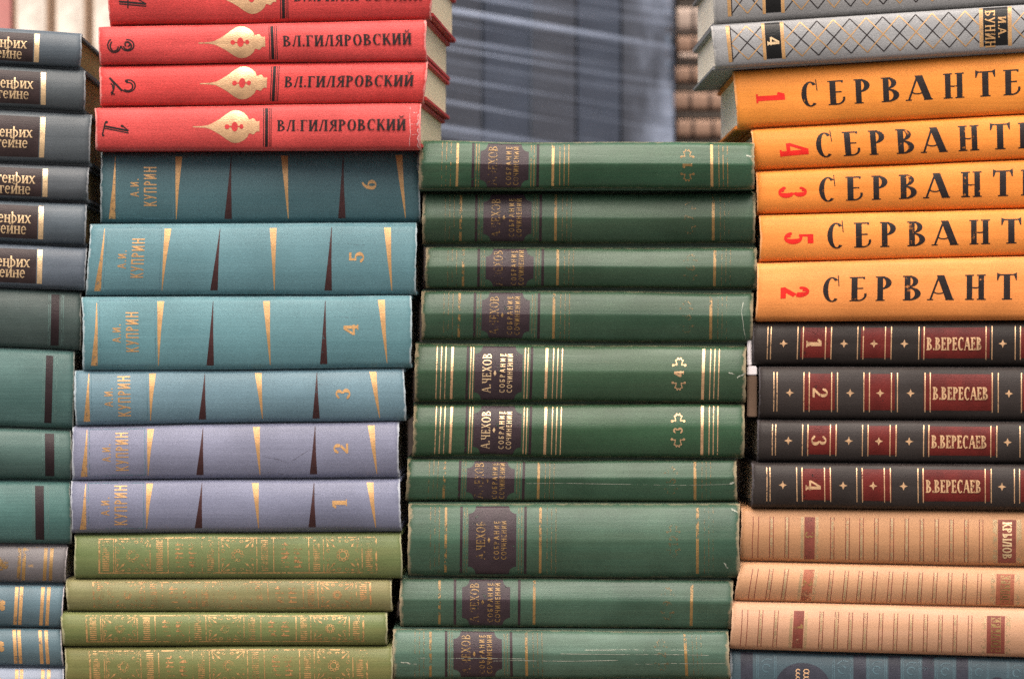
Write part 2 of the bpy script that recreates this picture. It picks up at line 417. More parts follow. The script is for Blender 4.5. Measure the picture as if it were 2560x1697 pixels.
class Decal:
    """Flat printed shapes laid on a book's curved spine. Local frame: a = photo px from the left end, b = px from the lower edge."""
    def __init__(self, bk, lift=.00007):
        self.bk = bk; self.polys = []; self.lift = lift; self.pid = 0
    def add(self, polys, a=0, b=0, sx=1, sy=1, rot=0, lift=0, shear=0):
        c, s_ = math.cos(R(rot)), math.sin(R(rot)); self.pid += 1
        for p in polys:
            q = []
            for x, y in p:
                x += y * shear
                x, y = x * sx, y * sy
                q.append((a + x * c - y * s_, b + x * s_ + y * c))
            self.polys.append((q, lift, self.pid)); lift += .000004
        return self
    def rect(self, a0, a1, v0=.06, v1=.94, lift=0):
        H = self.bk.H
        return self.add(P_rect(a0, v0 * H, a1, v1 * H), lift=lift)
    def poly(self, pts, lift=0): return self.add([pts], lift=lift)
    def text(self, s, a, b, h, fit=None, rot=0, track=.08, lift=0, **kw):
        x = 0; ps = []
        for ch in s:
            wd, g = glyph(ch, **kw)
            ps += [[(px + x, py) for px, py in p] for p in g]; x += wd + track
        x -= track
        sx = (fit / x) if fit else h
        ps = [[(px - x / 2, py - .5) for px, py in p] for p in ps]
        return self.add(ps, a, b, sx, h, rot, lift)
    def done(self, name, mat, parent=None, split=False):
        if split:                                   # every piece a mesh of its own
            every = self.polys
            for k in sorted({q[2] for q in every}):
                self.polys = [q for q in every if q[2] == k]; self.done(name, mat, parent)
            return
        bk = self.bk; L, H = bk.L, bk.H
        bm = bmesh.new(); lift = bm.verts.layers.float.new('lift')
        eps = .2
        for p, lf, _ in self.polys:
            p = [(min(max(x, eps), L - eps), min(max(y, eps), H - eps)) for x, y in p]
            try:
                vs = [bm.verts.new((x, y, 0)) for x, y in p]
                for v in vs: v[lift] = lf
                bm.faces.new(vs)
            except ValueError: pass
        bmesh.ops.dissolve_degenerate(bm, dist=1e-5, edges=bm.edges)
        if not bm.verts: bm.free(); return None
        x0, x1 = min(v.co.x for v in bm.verts), max(v.co.x for v in bm.verts)
        y0, y1 = min(v.co.y for v in bm.verts), max(v.co.y for v in bm.verts)
        for v in VL:
            if y0 < v * H < y1:
                bmesh.ops.bisect_plane(bm, geom=bm.verts[:] + bm.edges[:] + bm.faces[:], plane_co=(0, v * H, 0), plane_no=(0, 1, 0))
        for u in bk.us:
            if x0 < u * L < x1:
                bmesh.ops.bisect_plane(bm, geom=bm.verts[:] + bm.edges[:] + bm.faces[:], plane_co=(u * L, 0, 0), plane_no=(1, 0, 0))
        for v in bm.verts:
            v.co = bk.P(v.co.x / L, v.co.y / H, self.lift + v[lift]) - bk.o
        for f in bm.faces:
            f.normal_update()
            if f.normal.y > 0: f.normal_flip()
        o = bm_obj(name, bm, mat)
        par = parent or bk.spine
        o.parent = par
        return o

# ------------------------------------------------------------------ table the stacks stand on, bench behind, paving
TABLE_PX = 1838                                     # photo row (below the frame) where the stacks meet the table
TZ = (848.5 - TABLE_PX) * S
def thing(name, label, cat, loc, group=None):
    o = bpy.data.objects.new(name, None); col.objects.link(o); o.location = loc; o.empty_display_size = .02
    return tag(o, label, cat, group)
wd = wood('table_wood', (.16, .095, .05)); wd2 = wood('bench_wood', (.045, .032, .026))
t = thing('market_table', 'brown wooden table under the front stacks of books', 'table', (0, .1, TZ - .78))
bm = bmesh.new(); box(bm, -.85, .85, -.16, .26, .74, .7798, .003); bm_obj('table_top', bm, wd, t)
for x in (-.8, .8):
    for y in (-.12, .22):
        bm = bmesh.new(); box(bm, x - .025, x + .025, y - .025, y + .025, .001, .7399, .002); bm_obj('leg', bm, wd, t)
BENCH_Z = .075
bz0 = TZ - .78
t = thing('display_bench', 'dark wooden display bench standing behind the front stacks', 'bench', (0, .68, bz0))
bm = bmesh.new(); box(bm, -.95, .95, -.27, .27, BENCH_Z - bz0 - .03, BENCH_Z - bz0 - .0002, .002); bm_obj('bench_top', bm, wd2, t)
bm = bmesh.new(); box(bm, -.93, .93, -.255, -.235, .001, BENCH_Z - bz0 - .0302, .002); bm_obj('front_panel', bm, wd2, t)
for x in (-.92, .92):
    bm = bmesh.new(); box(bm, x - .02, x + .02, -.23, .25, .001, BENCH_Z - bz0 - .0302, .002); bm_obj('side_panel', bm, wd2, t)
m, nt, p = new_mat('paving')
tc = nt.nodes.new('ShaderNodeTexCoord')
nt.links.new(mixc(nt, ramp(nt, noise(nt, tc.outputs['Object'], 12, 5, .7), .3, .7), (.07, .07, .07), (.13, .125, .12)), p.inputs['Base Color'])
p.inputs['Roughness'].default_value = .9
bm = bmesh.new(); bmesh.ops.create_grid(bm, x_segments=4, y_segments=4, size=60)
g = bm_obj('ground', bm, m); g.location = (0, 0, bz0); tag(g, kind='structure')

# ------------------------------------------------------------------ materials of the books
pg_cream = pages('cream_pages', (.95, .78, .52)); pg_white = pages('white_pages', (.97, .89, .74)); pg_olive = pages('brown_pages', (.30, .21, .08))
pg_grey = pages('grey_pages', (.62, .55, .45))
GOLD = (.78, .48, .26); ink_black = foil('black_ink', (.018, .012, .012), .08, 0, .55)
ink_red = foil('red_ink', (.80, .022, .014), .03, 0, .5)
gold_fresh = foil('gold_foil', GOLD, .14, .5, .34)
gold_pale = foil('pale_gold_foil', (.84, .60, .34), .08, .45, .36)
gold_worn = foil('worn_gold_foil', (.29, .17, .055), .40, .15, .48)
gold_faint = foil('faint_gold_foil', (.25, .165, .07), .46, .3, .5, hide=.5)
gold_orange = foil('orange_gold_foil', (.54, .31, .125), .12, .25, .45)
copper = foil('copper_foil', (.52, .30, .115), .46, .3, .45)  # gilt stamping, tinted coppery to bring in the orange of the light leak
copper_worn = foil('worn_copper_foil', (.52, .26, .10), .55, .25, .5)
brown_ink = foil('brown_ink', (.055, .022, .022), .10, 0, .45)
brown_label = foil('brown_label', (.040, .026, .026), .05, 0, .42)
dark_band = foil('dark_band', (.036, .020, .024), .10, 0, .45)
plum_label = foil('plum_label', (.045, .030, .036), .06, 0, .40)
red_panel = foil('red_panel', (.115, .012, .009), .07, 0, .5)
cream_red = foil('brick_red_band', (.22, .060, .042), .14, 0, .5)
cream_red_faded = foil('faded_brick_band', (.34, .11, .06), .30, 0, .5)
line_red = foil('thin_red_rule', (.19, .04, .03), .16, 0, .5)
line_gold = foil('thin_gold_rule', (.50, .36, .19), .42, .1, .5, hide=.25)
blk_band = foil('black_band', (.010, .010, .010), .05, 0, .3)
navy_band = foil('navy_band', (.032, .034, .048), .08, 0, .5)
nib_red = foil('nib_red', (.60, .05, .05), .04, 0, .5)

BOOKS = {}
def stack(defs):
    bs = []
    for i, d in enumerate(defs):
        kw = {k: d[k] for k in ('y0', 'yaw', 'bulge', 'npow', 'ridge', 't0', 'shoulder', 'wob', 'deep', 'fray') if k in d}
        b = Book(*d['c'], seed=d['seed'], **kw); bs.append(b)
    def ln(p, q): return lambda x: p.y + (q.y - p.y) * (x - p.x) / (q.x - p.x)
    for a, b in zip(bs, bs[1:]):
        l1, l2 = ln(a.c[3], a.c[2]), ln(b.c[0], b.c[1])
        f = (lambda l1, l2: (lambda x: (l1(x) + l2(x)) / 2))(l1, l2)
        a.dn = b.up = f; a.ydn = b.yup = (a.y0 + b.y0) / 2
    bs[-1].dn = lambda x: TABLE_PX; bs[-1].ydn = 0
    for b, d in zip(bs, defs):
        b.build(d['name'], d['label'], 'book', d['group'], d['cloth'], d['pages'], inset=d.get('inset', .0022))
        if d.get('deco'): d['deco'](b)
    return bs

# ---- left stack: slate books with dark title labels, green books, blue books
def slate_deco(edge, b_off=0):
    def f(b):
        e = b.L - edge                                  # right edge of the gold strip, from the left end
        H = b.H
        lab = Decal(b).rect(e - 218, e - 15, .10, .90).done('title_label', brown_label)
        Decal(b, .0001).rect(e - 12.5, e, .10, .90).done('gilt_strip', gold_pale)
        c = .53 * H
        Decal(b, .00016).text('генрих', e - 79, c + 8, 28, fit=96, T=.16, t=.08, sr=.06, track=.03).done('title_lettering', gold_pale)
        Decal(b, .00016).text('гейне', e - 81, c - 19, 28, fit=78, T=.16, t=.08, sr=.06, track=.03).done('title_lettering', gold_pale)
    return f
press2 = foil('pressed_green_line', (.10, .17, .155), .3, 0, .4); band_ink = foil('band_ink', (.022, .012, .014), .08, 0, .5)
def band_deco(x0, x1):
    def f(b):
        Decal(b).rect(b.L - x1, b.L - x0, .06, .92).done('dark_band', band_ink)
        pr = Decal(b)
        for a in (x1 + 3, x1 + 7, x0 - 6, x0 - 10): pr.rect(b.L - a, b.L - a + 1.4, .06, .92)
        pr.done('pressed_line', press2, split=True)
    return f
def twin_deco(mat):
    def f(b):
        d = Decal(b)
        for k in (122, 110, 57, 42): d.rect(b.L - k, b.L - k + 8.5, .05, .95)
        d.done('gilt_band', mat, split=True)
        st = Decal(b, .0001); H = b.H
        for k in range(5): st.add([[(0, 4), (14, 7), (18, 0), (14, -7), (0, -4)]], b.L - 160, H * .5, rot=72 * k + 36)
        st.done('gilt_ornament', mat)
    return f
sl = dict(group='slate volumes in the left stack', name='slate_book', pages=pg_olive, yaw=-.04, y0=-.008, bulge=.0045, npow=2.4, shoulder=.003)
cl_slate = [cloth('slate_cloth_%s' % n, c, .46, (.42, .43, .44), .5, .4, .2) for n, c in
            (('a', (.075, .098, .118)), ('b', (.064, .078, .086)), ('c', (.078, .094, .105)), ('d', (.070, .082, .092)), ('e', (.068, .090, .108)), ('f', (.088, .112, .142)))]
XL = -470
A = []
lab_pos = ['topmost in the left stack, under pale upright books', 'second from the top of the left stack', 'third from the top of the left stack, the thickest', 'fourth from the top of the left stack', 'fifth from the top of the left stack', 'the bluest slate one, resting on the green books']
for i, (tl, tr, br, bl, e) in enumerate([
        ((XL, 40), (205, 84), (201, 170), (XL, 136), 105), ((XL, 138), (213, 177), (212, 279), (XL, 246), 98),
        ((XL, 247), (229, 288), (223, 411), (XL, 388), 114), ((XL, 392), (222, 418), (220, 503), (XL, 484), 102),
        ((XL, 486), (216, 509), (213, 613), (XL, 584), 106), ((XL, 588), (216, 620), (213, 725), (XL, 698), 109)]):
    A.append(dict(sl, c=(tl, tr, br, bl), seed=i + 1, cloth=cl_slate[i], deco=slate_deco(e), label='slate book with brown label, ' + lab_pos[i]))
cl_tg = [cloth('green_cloth_%s' % n, c, .5, (.4, .38, .34), .5, .5, .3) for n, c in
         (('a', (.040, .066, .060)), ('b', (.056, .128, .118)), ('c', (.040, .088, .076)), ('d', (.050, .130, .118)))]
tg_lab = ['dark green book with brown band, topmost of the banded four in the left stack', 'thick green book with brown band, second of the banded four at left',
          'thin dark green book with brown band, squeezed under the thickest banded one', 'green book with brown band, lowest of the banded four at left']
for i, (tl, tr, br, bl, x0, x1) in enumerate([
        ((XL, 704), (204, 727), (201, 875), (XL, 846), 55, 75), ((XL, 850), (188, 877), (182, 1070), (XL, 1050), 54, 72),
        ((XL, 1056), (178, 1076), (179, 1199), (XL, 1188), 43, 66), ((XL, 1194), (176, 1203), (178, 1360), (XL, 1348), 67, 89)]):
    A.append(dict(sl, name='green_book', pages=pg_grey, group='green volumes with a brown band in the left stack', c=(tl, tr, br, bl), seed=i + 20, yaw=-.05, y0=-.006, bulge=.006, npow=2.0,
                  cloth=cl_tg[i], deco=band_deco(x0, x1), label=tg_lab[i]))
cl_bl = [cloth('blue_cloth_a', (.115, .105, .108), .55, (.5, .45, .45), .6, .5, .2, spots=(.35, .2, .06)), cloth('blue_cloth_b', (.085, .145, .175), .5, (.62, .55, .55), .8, .4, .2),
         cloth('blue_cloth_c', (.075, .13, .155), .5, (.55, .5, .5), .8, .4, .2), cloth('blue_cloth_d', (.20, .235, .30), .5, (.5, .5, .55), .7, .4, .2), cloth('blue_cloth_e', (.12, .18, .22), .5)]
bl_lab = ['greyish book with spotted gold double bands, directly under the green banded books', 'blue book with gold double bands, second of the gold banded ones at left',
          'blue book with gold double bands, third of the gold banded ones at left', 'pale lilac blue book with gold double bands, cut by the bottom edge at left', 'blue book lying on the table, lowest of the left stack']
for i, (tl, tr, br, bl) in enumerate([((XL, 1353), (168, 1367), (163, 1456), (XL, 1446)), ((XL, 1452), (161, 1463), (154, 1569), (XL, 1555)),
                                      ((XL, 1561), (152, 1571), (158, 1664), (XL, 1654)), ((XL, 1660), (160, 1669), (158, 1752), (XL, 1750)), ((XL, 1755), (156, 1757), (156, 1836), (XL, 1836))]):
    A.append(dict(sl, name='blue_book', pages=pg_grey, group='blue volumes with gold bands in the left stack', c=(tl, tr, br, bl), seed=i + 30, yaw=-.02, y0=-.002, bulge=.005, npow=2.0,
                  cloth=cl_bl[i], deco=twin_deco(gold_worn if i == 0 else gold_orange), label=bl_lab[i]))
stack(A)

pale_wear = foil('rubbed_cloth', (.76, .42, .40), .42, 0, .7, scale=300); pale_green_wear = foil('rubbed_green', (.42, .44, .36), .40, 0, .7, scale=300)
grime = foil('grime_line', (.10, .09, .12), .62, 0, .7, scale=500, hide=.35)
def squiggle(d, pts, w_, r):
    q = [(x + r.uniform(-1.2, 1.2), y + r.uniform(-1.2, 1.2)) for x, y in pts]
    for (x0, y0), (x1, y1) in zip(q, q[1:]): d.add(P_bar(x0, y0, x1, y1, w_ * r.uniform(.5, 1.4)), lift=.00001 * r.random())
def cracks(b):
    r = random.Random(8); H = b.H; d = Decal(b, .00012)
    squiggle(d, [(787, 6 + k * (H - 16) / 9) for k in range(10)], 1.8, r)
    for v in (.32, .55, .8): squiggle(d, [(787 + k * 4, v * H) for k in range(6)], .9, r)
    d.done('cracked_joint', pale_wear)
    d = Decal(b, .00012); squiggle(d, [(b.L - 5 - 4 * (k % 2), 4 + k * 8) for k in range(11)], 3, r); d.done('rubbed_corner', pale_wear)
def scuffs(pts, mat=None, name='scuff_mark'):
    def f(b):
        r = random.Random(len(pts))
        for (x0, v0, x1, v1, w_) in pts:
            d = Decal(b, .00012)
            squiggle(d, [(x0 + (x1 - x0) * k / 5, (v0 + (v1 - v0) * k / 5) * b.H) for k in range(6)], w_, r); d.done(name, mat or pale_green_wear)
    return f
def both(*fs):
    def f(b):
        for g in fs: g(b)
    return f

# ---- second stack: red, teal and olive volumes
def script_digit(n):
    """two-line script numerals, feet to the left"""
    w_, g = .055, []
    if n == 1:
        for k in (0, .10): g += P_bar(.22 + k, .06, .44 + k, .98, w_ if k else .09)
        g += P_bar(.44, .98, .22, .76, w_) + P_disc(.22, .74, .06) + P_bar(.02, .10, .62, -.02, w_) + P_disc(.04, .14, .06) + P_disc(.64, .02, .05)
    elif n == 2:
        for k in (0, .09): g += P_bowl(.36 + k * .3, .68, .30 - k, .30 - k, 200, -50, w_, w_)
        g += P_disc(.14, .62, .06) + P_bar(.58, .46, -.02, -.02, w_ * 1.5) + P_bowl(.38, .02, .3, .16, 170, 10, w_, w_) + P_bowl(.5, .02, .28, .12, 180, 10, w_, w_) + P_bar(.64, .02, .74, .18, w_)
    elif n == 3:
        for k in (0, .09):
            g += P_bowl(.34 + k * .3, .72, .28 - k, .27 - k, 190, -85, w_, w_) + P_bowl(.34 + k * .3, .22, .34 - k, .27 - k, 85, -150, w_, w_)
        g += P_bowl(.28, .72, .13, .12, 0, 330, w_, w_)
    else:
        for k in (0, .10): g += P_bar(.40 + k, -.02, .52 + k, 1.0, w_ if k else .09)
        g += P_bar(.52, 1.0, .04, .34, w_) + P_bar(.04, .34, .70, .30, w_) + P_bowl(.14, .22, .14, .12, 90, 270, w_, w_)
    return g
def nib_shape():
    up = [(0, 1.2), (25, 2), (40, 4.5), (55, 12), (70, 21), (85, 32), (97, 39), (106, 41), (117, 39.5), (128, 34), (137, 26), (141, 17), (146, 18), (150, 20), (154, 19), (158, 13.5), (163, 12), (167, 13.5)]
    ps = []
    for (x0, h0), (x1, h1) in zip(up, up[1:]): ps.append([(x0, -h0), (x1, -h1), (x1, h1), (x0, h0)])
    return ps
def red_deco(n, a0=0):
    def f(b):
        H = b.H; c = .53 * H
        Decal(b).add([[(x - .33, y - .5) for x, y in p] for p in script_digit(n)], 58 + a0, c - 2, 58, 66, -90).done('volume_number', ink_black)
        nb = Decal(b, .00006).add([[(x, y) for x, y in p] for p in nib_shape()], 250 + a0, c).done('pen_nib_emblem', gold_fresh)
        Decal(b, .00024).add(P_disc(86, 0, 6, 6) + P_disc(105, 0, 8, 12, 18) + P_disc(122, 0, 5, 6) + P_rect(90, -1.4, 120, 1.4), 250 + a0, c).done('nib_slot', nib_red)
        d = Decal(b)
        for x0, x1 in ((426.5, 428.5), (431, 438.5), (441, 442.5), (445, 447)): d.rect(x0 + a0, x1 + a0, .07, .93)
        d.done('black_rule', ink_black, split=True)
        Decal(b, .00009).text('ВЛ.ГИЛЯРОВСКИЙ', 622 + a0, c + 1, 27, fit=322, T=.2, t=.07, sr=.07, track=.10).done('title_lettering', ink_black)
    return f
cl_red = [cloth('red_cloth_%d' % i, c, .52, (.80, .45, .40), .5, .45, .25, grain=1.0) for i, c in enumerate([(.58, .040, .036), (.63, .054, .050), (.64, .046, .040), (.63, .060, .054)])]
rd = dict(name='red_book', group='red volumes in the second stack', pages=pg_cream, bulge=.0035, npow=2.6, shoulder=.0016, yaw=.085)
B = [dict(rd, c=((264, -57), (1085, -67), (1078, 50), (275, 61)), seed=41, y0=-.003, cloth=cl_red[0], deco=red_deco(4, 4), label='red book with gold pen nib, topmost of its stack, cut by the top edge'),
     dict(rd, c=((245, 69), (1064, 50), (1067, 152), (249, 162)), seed=42, y0=-.004, cloth=cl_red[1], deco=red_deco(3, -1), label='red book with gold pen nib and black script volume number 3'),
     dict(rd, c=((249, 166), (1069, 154), (1060, 258), (249, 264)), seed=43, y0=-.003, cloth=cl_red[2], deco=red_deco(2, 1), label='red book with gold pen nib and black script volume number 2'),
     dict(rd, c=((237, 271), (1054, 257), (1050, 375), (240, 375)), seed=44, y0=-.004, cloth=cl_red[3], deco=both(red_deco(1, -7), cracks), label='red book with black script number 1, lowest red one, with cracked right end')]
def wedge_deco(n, gold):
    def f(b):
        H, L = b.H, b.L; v0, v1 = .06 * H, .94 * H
        g = Decal(b)
        g.poly([(20.5, v0), (37, v0), (37, (v0 + v1) / 2), (37.5, v1), (36, v1), (29.5, (v0 + v1) / 2)])
        g.poly([(187.5, v0), (189, v0), (195.5, (v0 + v1) / 2), (205, v1), (188, v1), (187, (v0 + v1) / 2)])
        g.poly([(467, v0), (469, v0), (468.5, (v0 + v1) / 2), (469.5, v1), (452, v1), (459.5, (v0 + v1) / 2)])
        g.poly([(759.5, v0), (761.5, v0), (758, (v0 + v1) / 2), (756.5, v1), (739, v1), (748.5, (v0 + v1) / 2)])
        g.done('gilt_wedge', gold, split=True)
        k = Decal(b)
        k.poly([(308.5, v0), (327, v0), (326.5, (v0 + v1) / 2), (328, v1), (326.8, v1), (318, (v0 + v1) / 2)])
        k.poly([(592.5, v0), (611, v0), (608.5, (v0 + v1) / 2), (608.5, v1), (607, v1), (600, (v0 + v1) / 2)])
        k.done('brown_wedge', brown_ink, split=True)
        fr = Decal(b)
        for x0, x1, w0, w1 in ((42, 43.5, .07, .95), (180.5, 182, .07, .95)): fr.rect(x0, x1, w0, w1)
        fr.rect(42, 182, .945, .955).rect(42, 182, .065, .075)
        fr.done('pressed_frame', press)
        Decal(b, .00009).text('А.И.', 85, H * .50, 21, fit=46, rot=90, T=.15, t=.12, sr=0, track=.2).done('author_lettering', gold)
        Decal(b, .00009).text('КУПРИН', 124, H * .52, 32, fit=min(101, .9 * H), rot=90, T=.16, t=.13, sr=0, track=.16).done('title_lettering', gold)
        Decal(b, .00009).text(str(n), 671, H * .53, 37, fit=27, rot=90, T=.2, t=.08, sr=.06).done('volume_number', gold)
    return f
press = foil('pressed_line', (.10, .20, .24), .3, 0, .4)
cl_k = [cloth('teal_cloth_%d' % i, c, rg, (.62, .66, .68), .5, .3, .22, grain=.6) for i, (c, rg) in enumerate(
        [((.048, .115, .132), .5), ((.100, .220, .252), .5), ((.095, .218, .246), .5), ((.115, .205, .250), .48), ((.185, .195, .275), .5), ((.170, .182, .262), .5)])]  # first cloth darkened to hold the shadow cast by the red books
kd = dict(name='teal_book', group='teal volumes with wedge ornaments in the second stack', pages=pg_grey, bulge=.005, npow=2.2, shoulder=.0024, yaw=.02, fray=.7)
kl = ['dark teal book with gold wedges and number 6, in the shadow of the red books', 'teal book with gold wedges and volume number 5', 'teal book with gold wedges and volume number 4',
      'pale teal book with gold wedges and volume number 3', 'lilac grey book with gold wedges and volume number 2', 'lilac grey book with gold wedges and volume number 1, lying on olive books']
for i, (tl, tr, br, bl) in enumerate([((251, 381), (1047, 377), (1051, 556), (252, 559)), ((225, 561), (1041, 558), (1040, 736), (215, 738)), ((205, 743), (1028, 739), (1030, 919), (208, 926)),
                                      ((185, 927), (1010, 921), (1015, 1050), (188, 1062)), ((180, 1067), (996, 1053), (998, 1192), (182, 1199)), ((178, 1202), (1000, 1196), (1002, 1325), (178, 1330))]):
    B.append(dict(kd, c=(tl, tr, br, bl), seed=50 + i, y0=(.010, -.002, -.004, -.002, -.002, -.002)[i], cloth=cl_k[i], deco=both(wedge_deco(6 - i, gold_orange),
             scuffs(((470, .42, 540, .28, 1.4), (545, .30, 600, .55, 1.2), (480, .12, 540, .05, 1.5), (478, .9, 520, .97, 1.4)) if i == 4 else ((600, .72, 690, .70, 1.0),), grime, 'scratch')), label=kl[i]))
def olive_deco(mat, shift=0):
    def f(b):
        H, L = b.H, b.L; v0, v1 = .12, .90
        fr = Decal(b)
        fr.rect(60 + shift, 755 + shift, v1 - .012, v1 + .012).rect(60 + shift, 755 + shift, v0 - .012, v0 + .012)
        for a, wd_ in ((60, 4.5), (97, 2.2), (102, 1.6), (188, 2.5), (233, 2.2), (318, 2.2), (360, 2.2), (455, 2.2), (497, 2.2), (585, 2.4), (622, 2.2), (718, 2.4), (752, 4.5)):
            fr.rect(a + shift, a + wd_ + shift, v0, v1, lift=.00003)
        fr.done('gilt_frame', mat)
        n = max(8, int(H / 6.5))
        for a in (70, 204, 332, 467, 597, 728):
            cb = Decal(b)
            for k in range(n):
                v = v0 + .04 + (v1 - v0 - .08) * (k + .25) / n
                cb.rect(a + shift, a + 17 + shift, v, v + (v1 - v0 - .08) * .55 / n)
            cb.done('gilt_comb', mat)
        for a in (145, 408, 671):
            fl = Decal(b); cx, cy = a + shift, (v0 + v1) / 2 * H; sc_ = min(1, H / 112)
            fl.add(P_bowl(0, 0, 10 * sc_, 10 * sc_, 0, 360, 2, 2, 16), cx, cy)
            for k in range(9):
                an = R(40 * k); fl.add(P_bowl(0, 0, 4.4 * sc_, 4.4 * sc_, 0, 360, 1.4, 1.4, 8), cx + 12 * sc_ * math.cos(an), cy + 12 * sc_ * math.sin(an), lift=.00005)
            hx, hy = 41, (v1 - v0) / 2 * H - 3
            for sx in (-1, 1):
                for sy in (-1, 1):
                    ox, oy = cx + sx * hx, cy + sy * hy
                    for an, ln in ((12, 22), (45, 30), (78, 22)):
                        dx, dy = -sx * math.cos(R(an)), -sy * math.sin(R(an)) * sc_
                        fl.add(P_bar(0, 0, dx * ln * .55, dy * ln * .55, 1.3), ox, oy, lift=.00002)
                        n_ = Vector((-dy, dx)) * 2.8
                        fl.add([[(dx * ln * .5, dy * ln * .5), (dx * ln * .8 + n_.x, dy * ln * .8 + n_.y), (dx * ln * 1.05, dy * ln * 1.05), (dx * ln * .8 - n_.x, dy * ln * .8 - n_.y)]], ox, oy, lift=.00004)
                    fl.add(P_bowl(0, 0, 4.5, 4.5, 0, 300, 1.5, 1.5, 8), cx + sx * 36, cy + sy * hy * .28, lift=.00003)
                fl.add(P_bowl(0, 0, 5, 3.5, 0, 360, 1.4, 1.4, 8), cx + sx * 10, cy + hy * .86, lift=.00003).add(P_bowl(0, 0, 5, 3.5, 0, 360, 1.4, 1.4, 8), cx + sx * 10, cy - hy * .86, lift=.00003)
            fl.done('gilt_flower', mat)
        r = random.Random(3)
        for a in (262, 296, 527, 559):
            tx = Decal(b); n = max(4, int(H * .62 / 11))
            for k in range(n):
                v = .5 + (k - (n - 1) / 2) * 11 / H
                tx.rect(a - 10 + shift, a + 10 + shift, v - 1.6 / H, v + 1.6 / H).rect(a - 10 + shift + r.choice((0, 16, 8)), a - 6 + shift + r.choice((0, 8)), v - 1.6 / H, v + 6 / H, lift=.00002)
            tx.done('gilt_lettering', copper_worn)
    return f
cl_o = [cloth('olive_cloth_%d' % i, c, .5, (.50, .46, .30), .5, .35, .25, patch=pt) for i, (c, pt) in enumerate(
        [((.118, .160, .055), (.17, .165, .06)), ((.172, .172, .072), (.24, .175, .07)), ((.118, .152, .048), (.19, .16, .055)), ((.130, .150, .046), (.21, .15, .05)), ((.14, .165, .045), None)])]
od = dict(name='olive_book', group='olive volumes with copper stamping in the second stack', pages=pg_grey, bulge=.004, npow=2.3, shoulder=.002, yaw=.02)
ol = ['olive green book with copper frames and flowers, topmost of the olive books', 'yellowish faded olive book with worn copper stamping, second of the olive books',
      'thin olive green book with copper flowers, third of the olive books', 'olive book with copper flowers, cut by the bottom edge', 'olive book lying on the table under the second stack']
for i, (tl, tr, br, bl) in enumerate([((186, 1336), (1003, 1330), (1006, 1445), (186, 1444)), ((164, 1447), (978, 1446), (981, 1529), (168, 1527)), ((152, 1530), (968, 1530), (968, 1611), (156, 1614)),
                                      ((161, 1616), (980, 1613), (982, 1716), (165, 1716)), ((160, 1719), (976, 1719), (978, 1836), (160, 1836))]):
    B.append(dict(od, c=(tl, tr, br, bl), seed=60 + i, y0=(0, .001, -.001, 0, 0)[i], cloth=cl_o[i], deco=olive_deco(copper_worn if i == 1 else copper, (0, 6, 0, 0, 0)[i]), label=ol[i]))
stack(B)

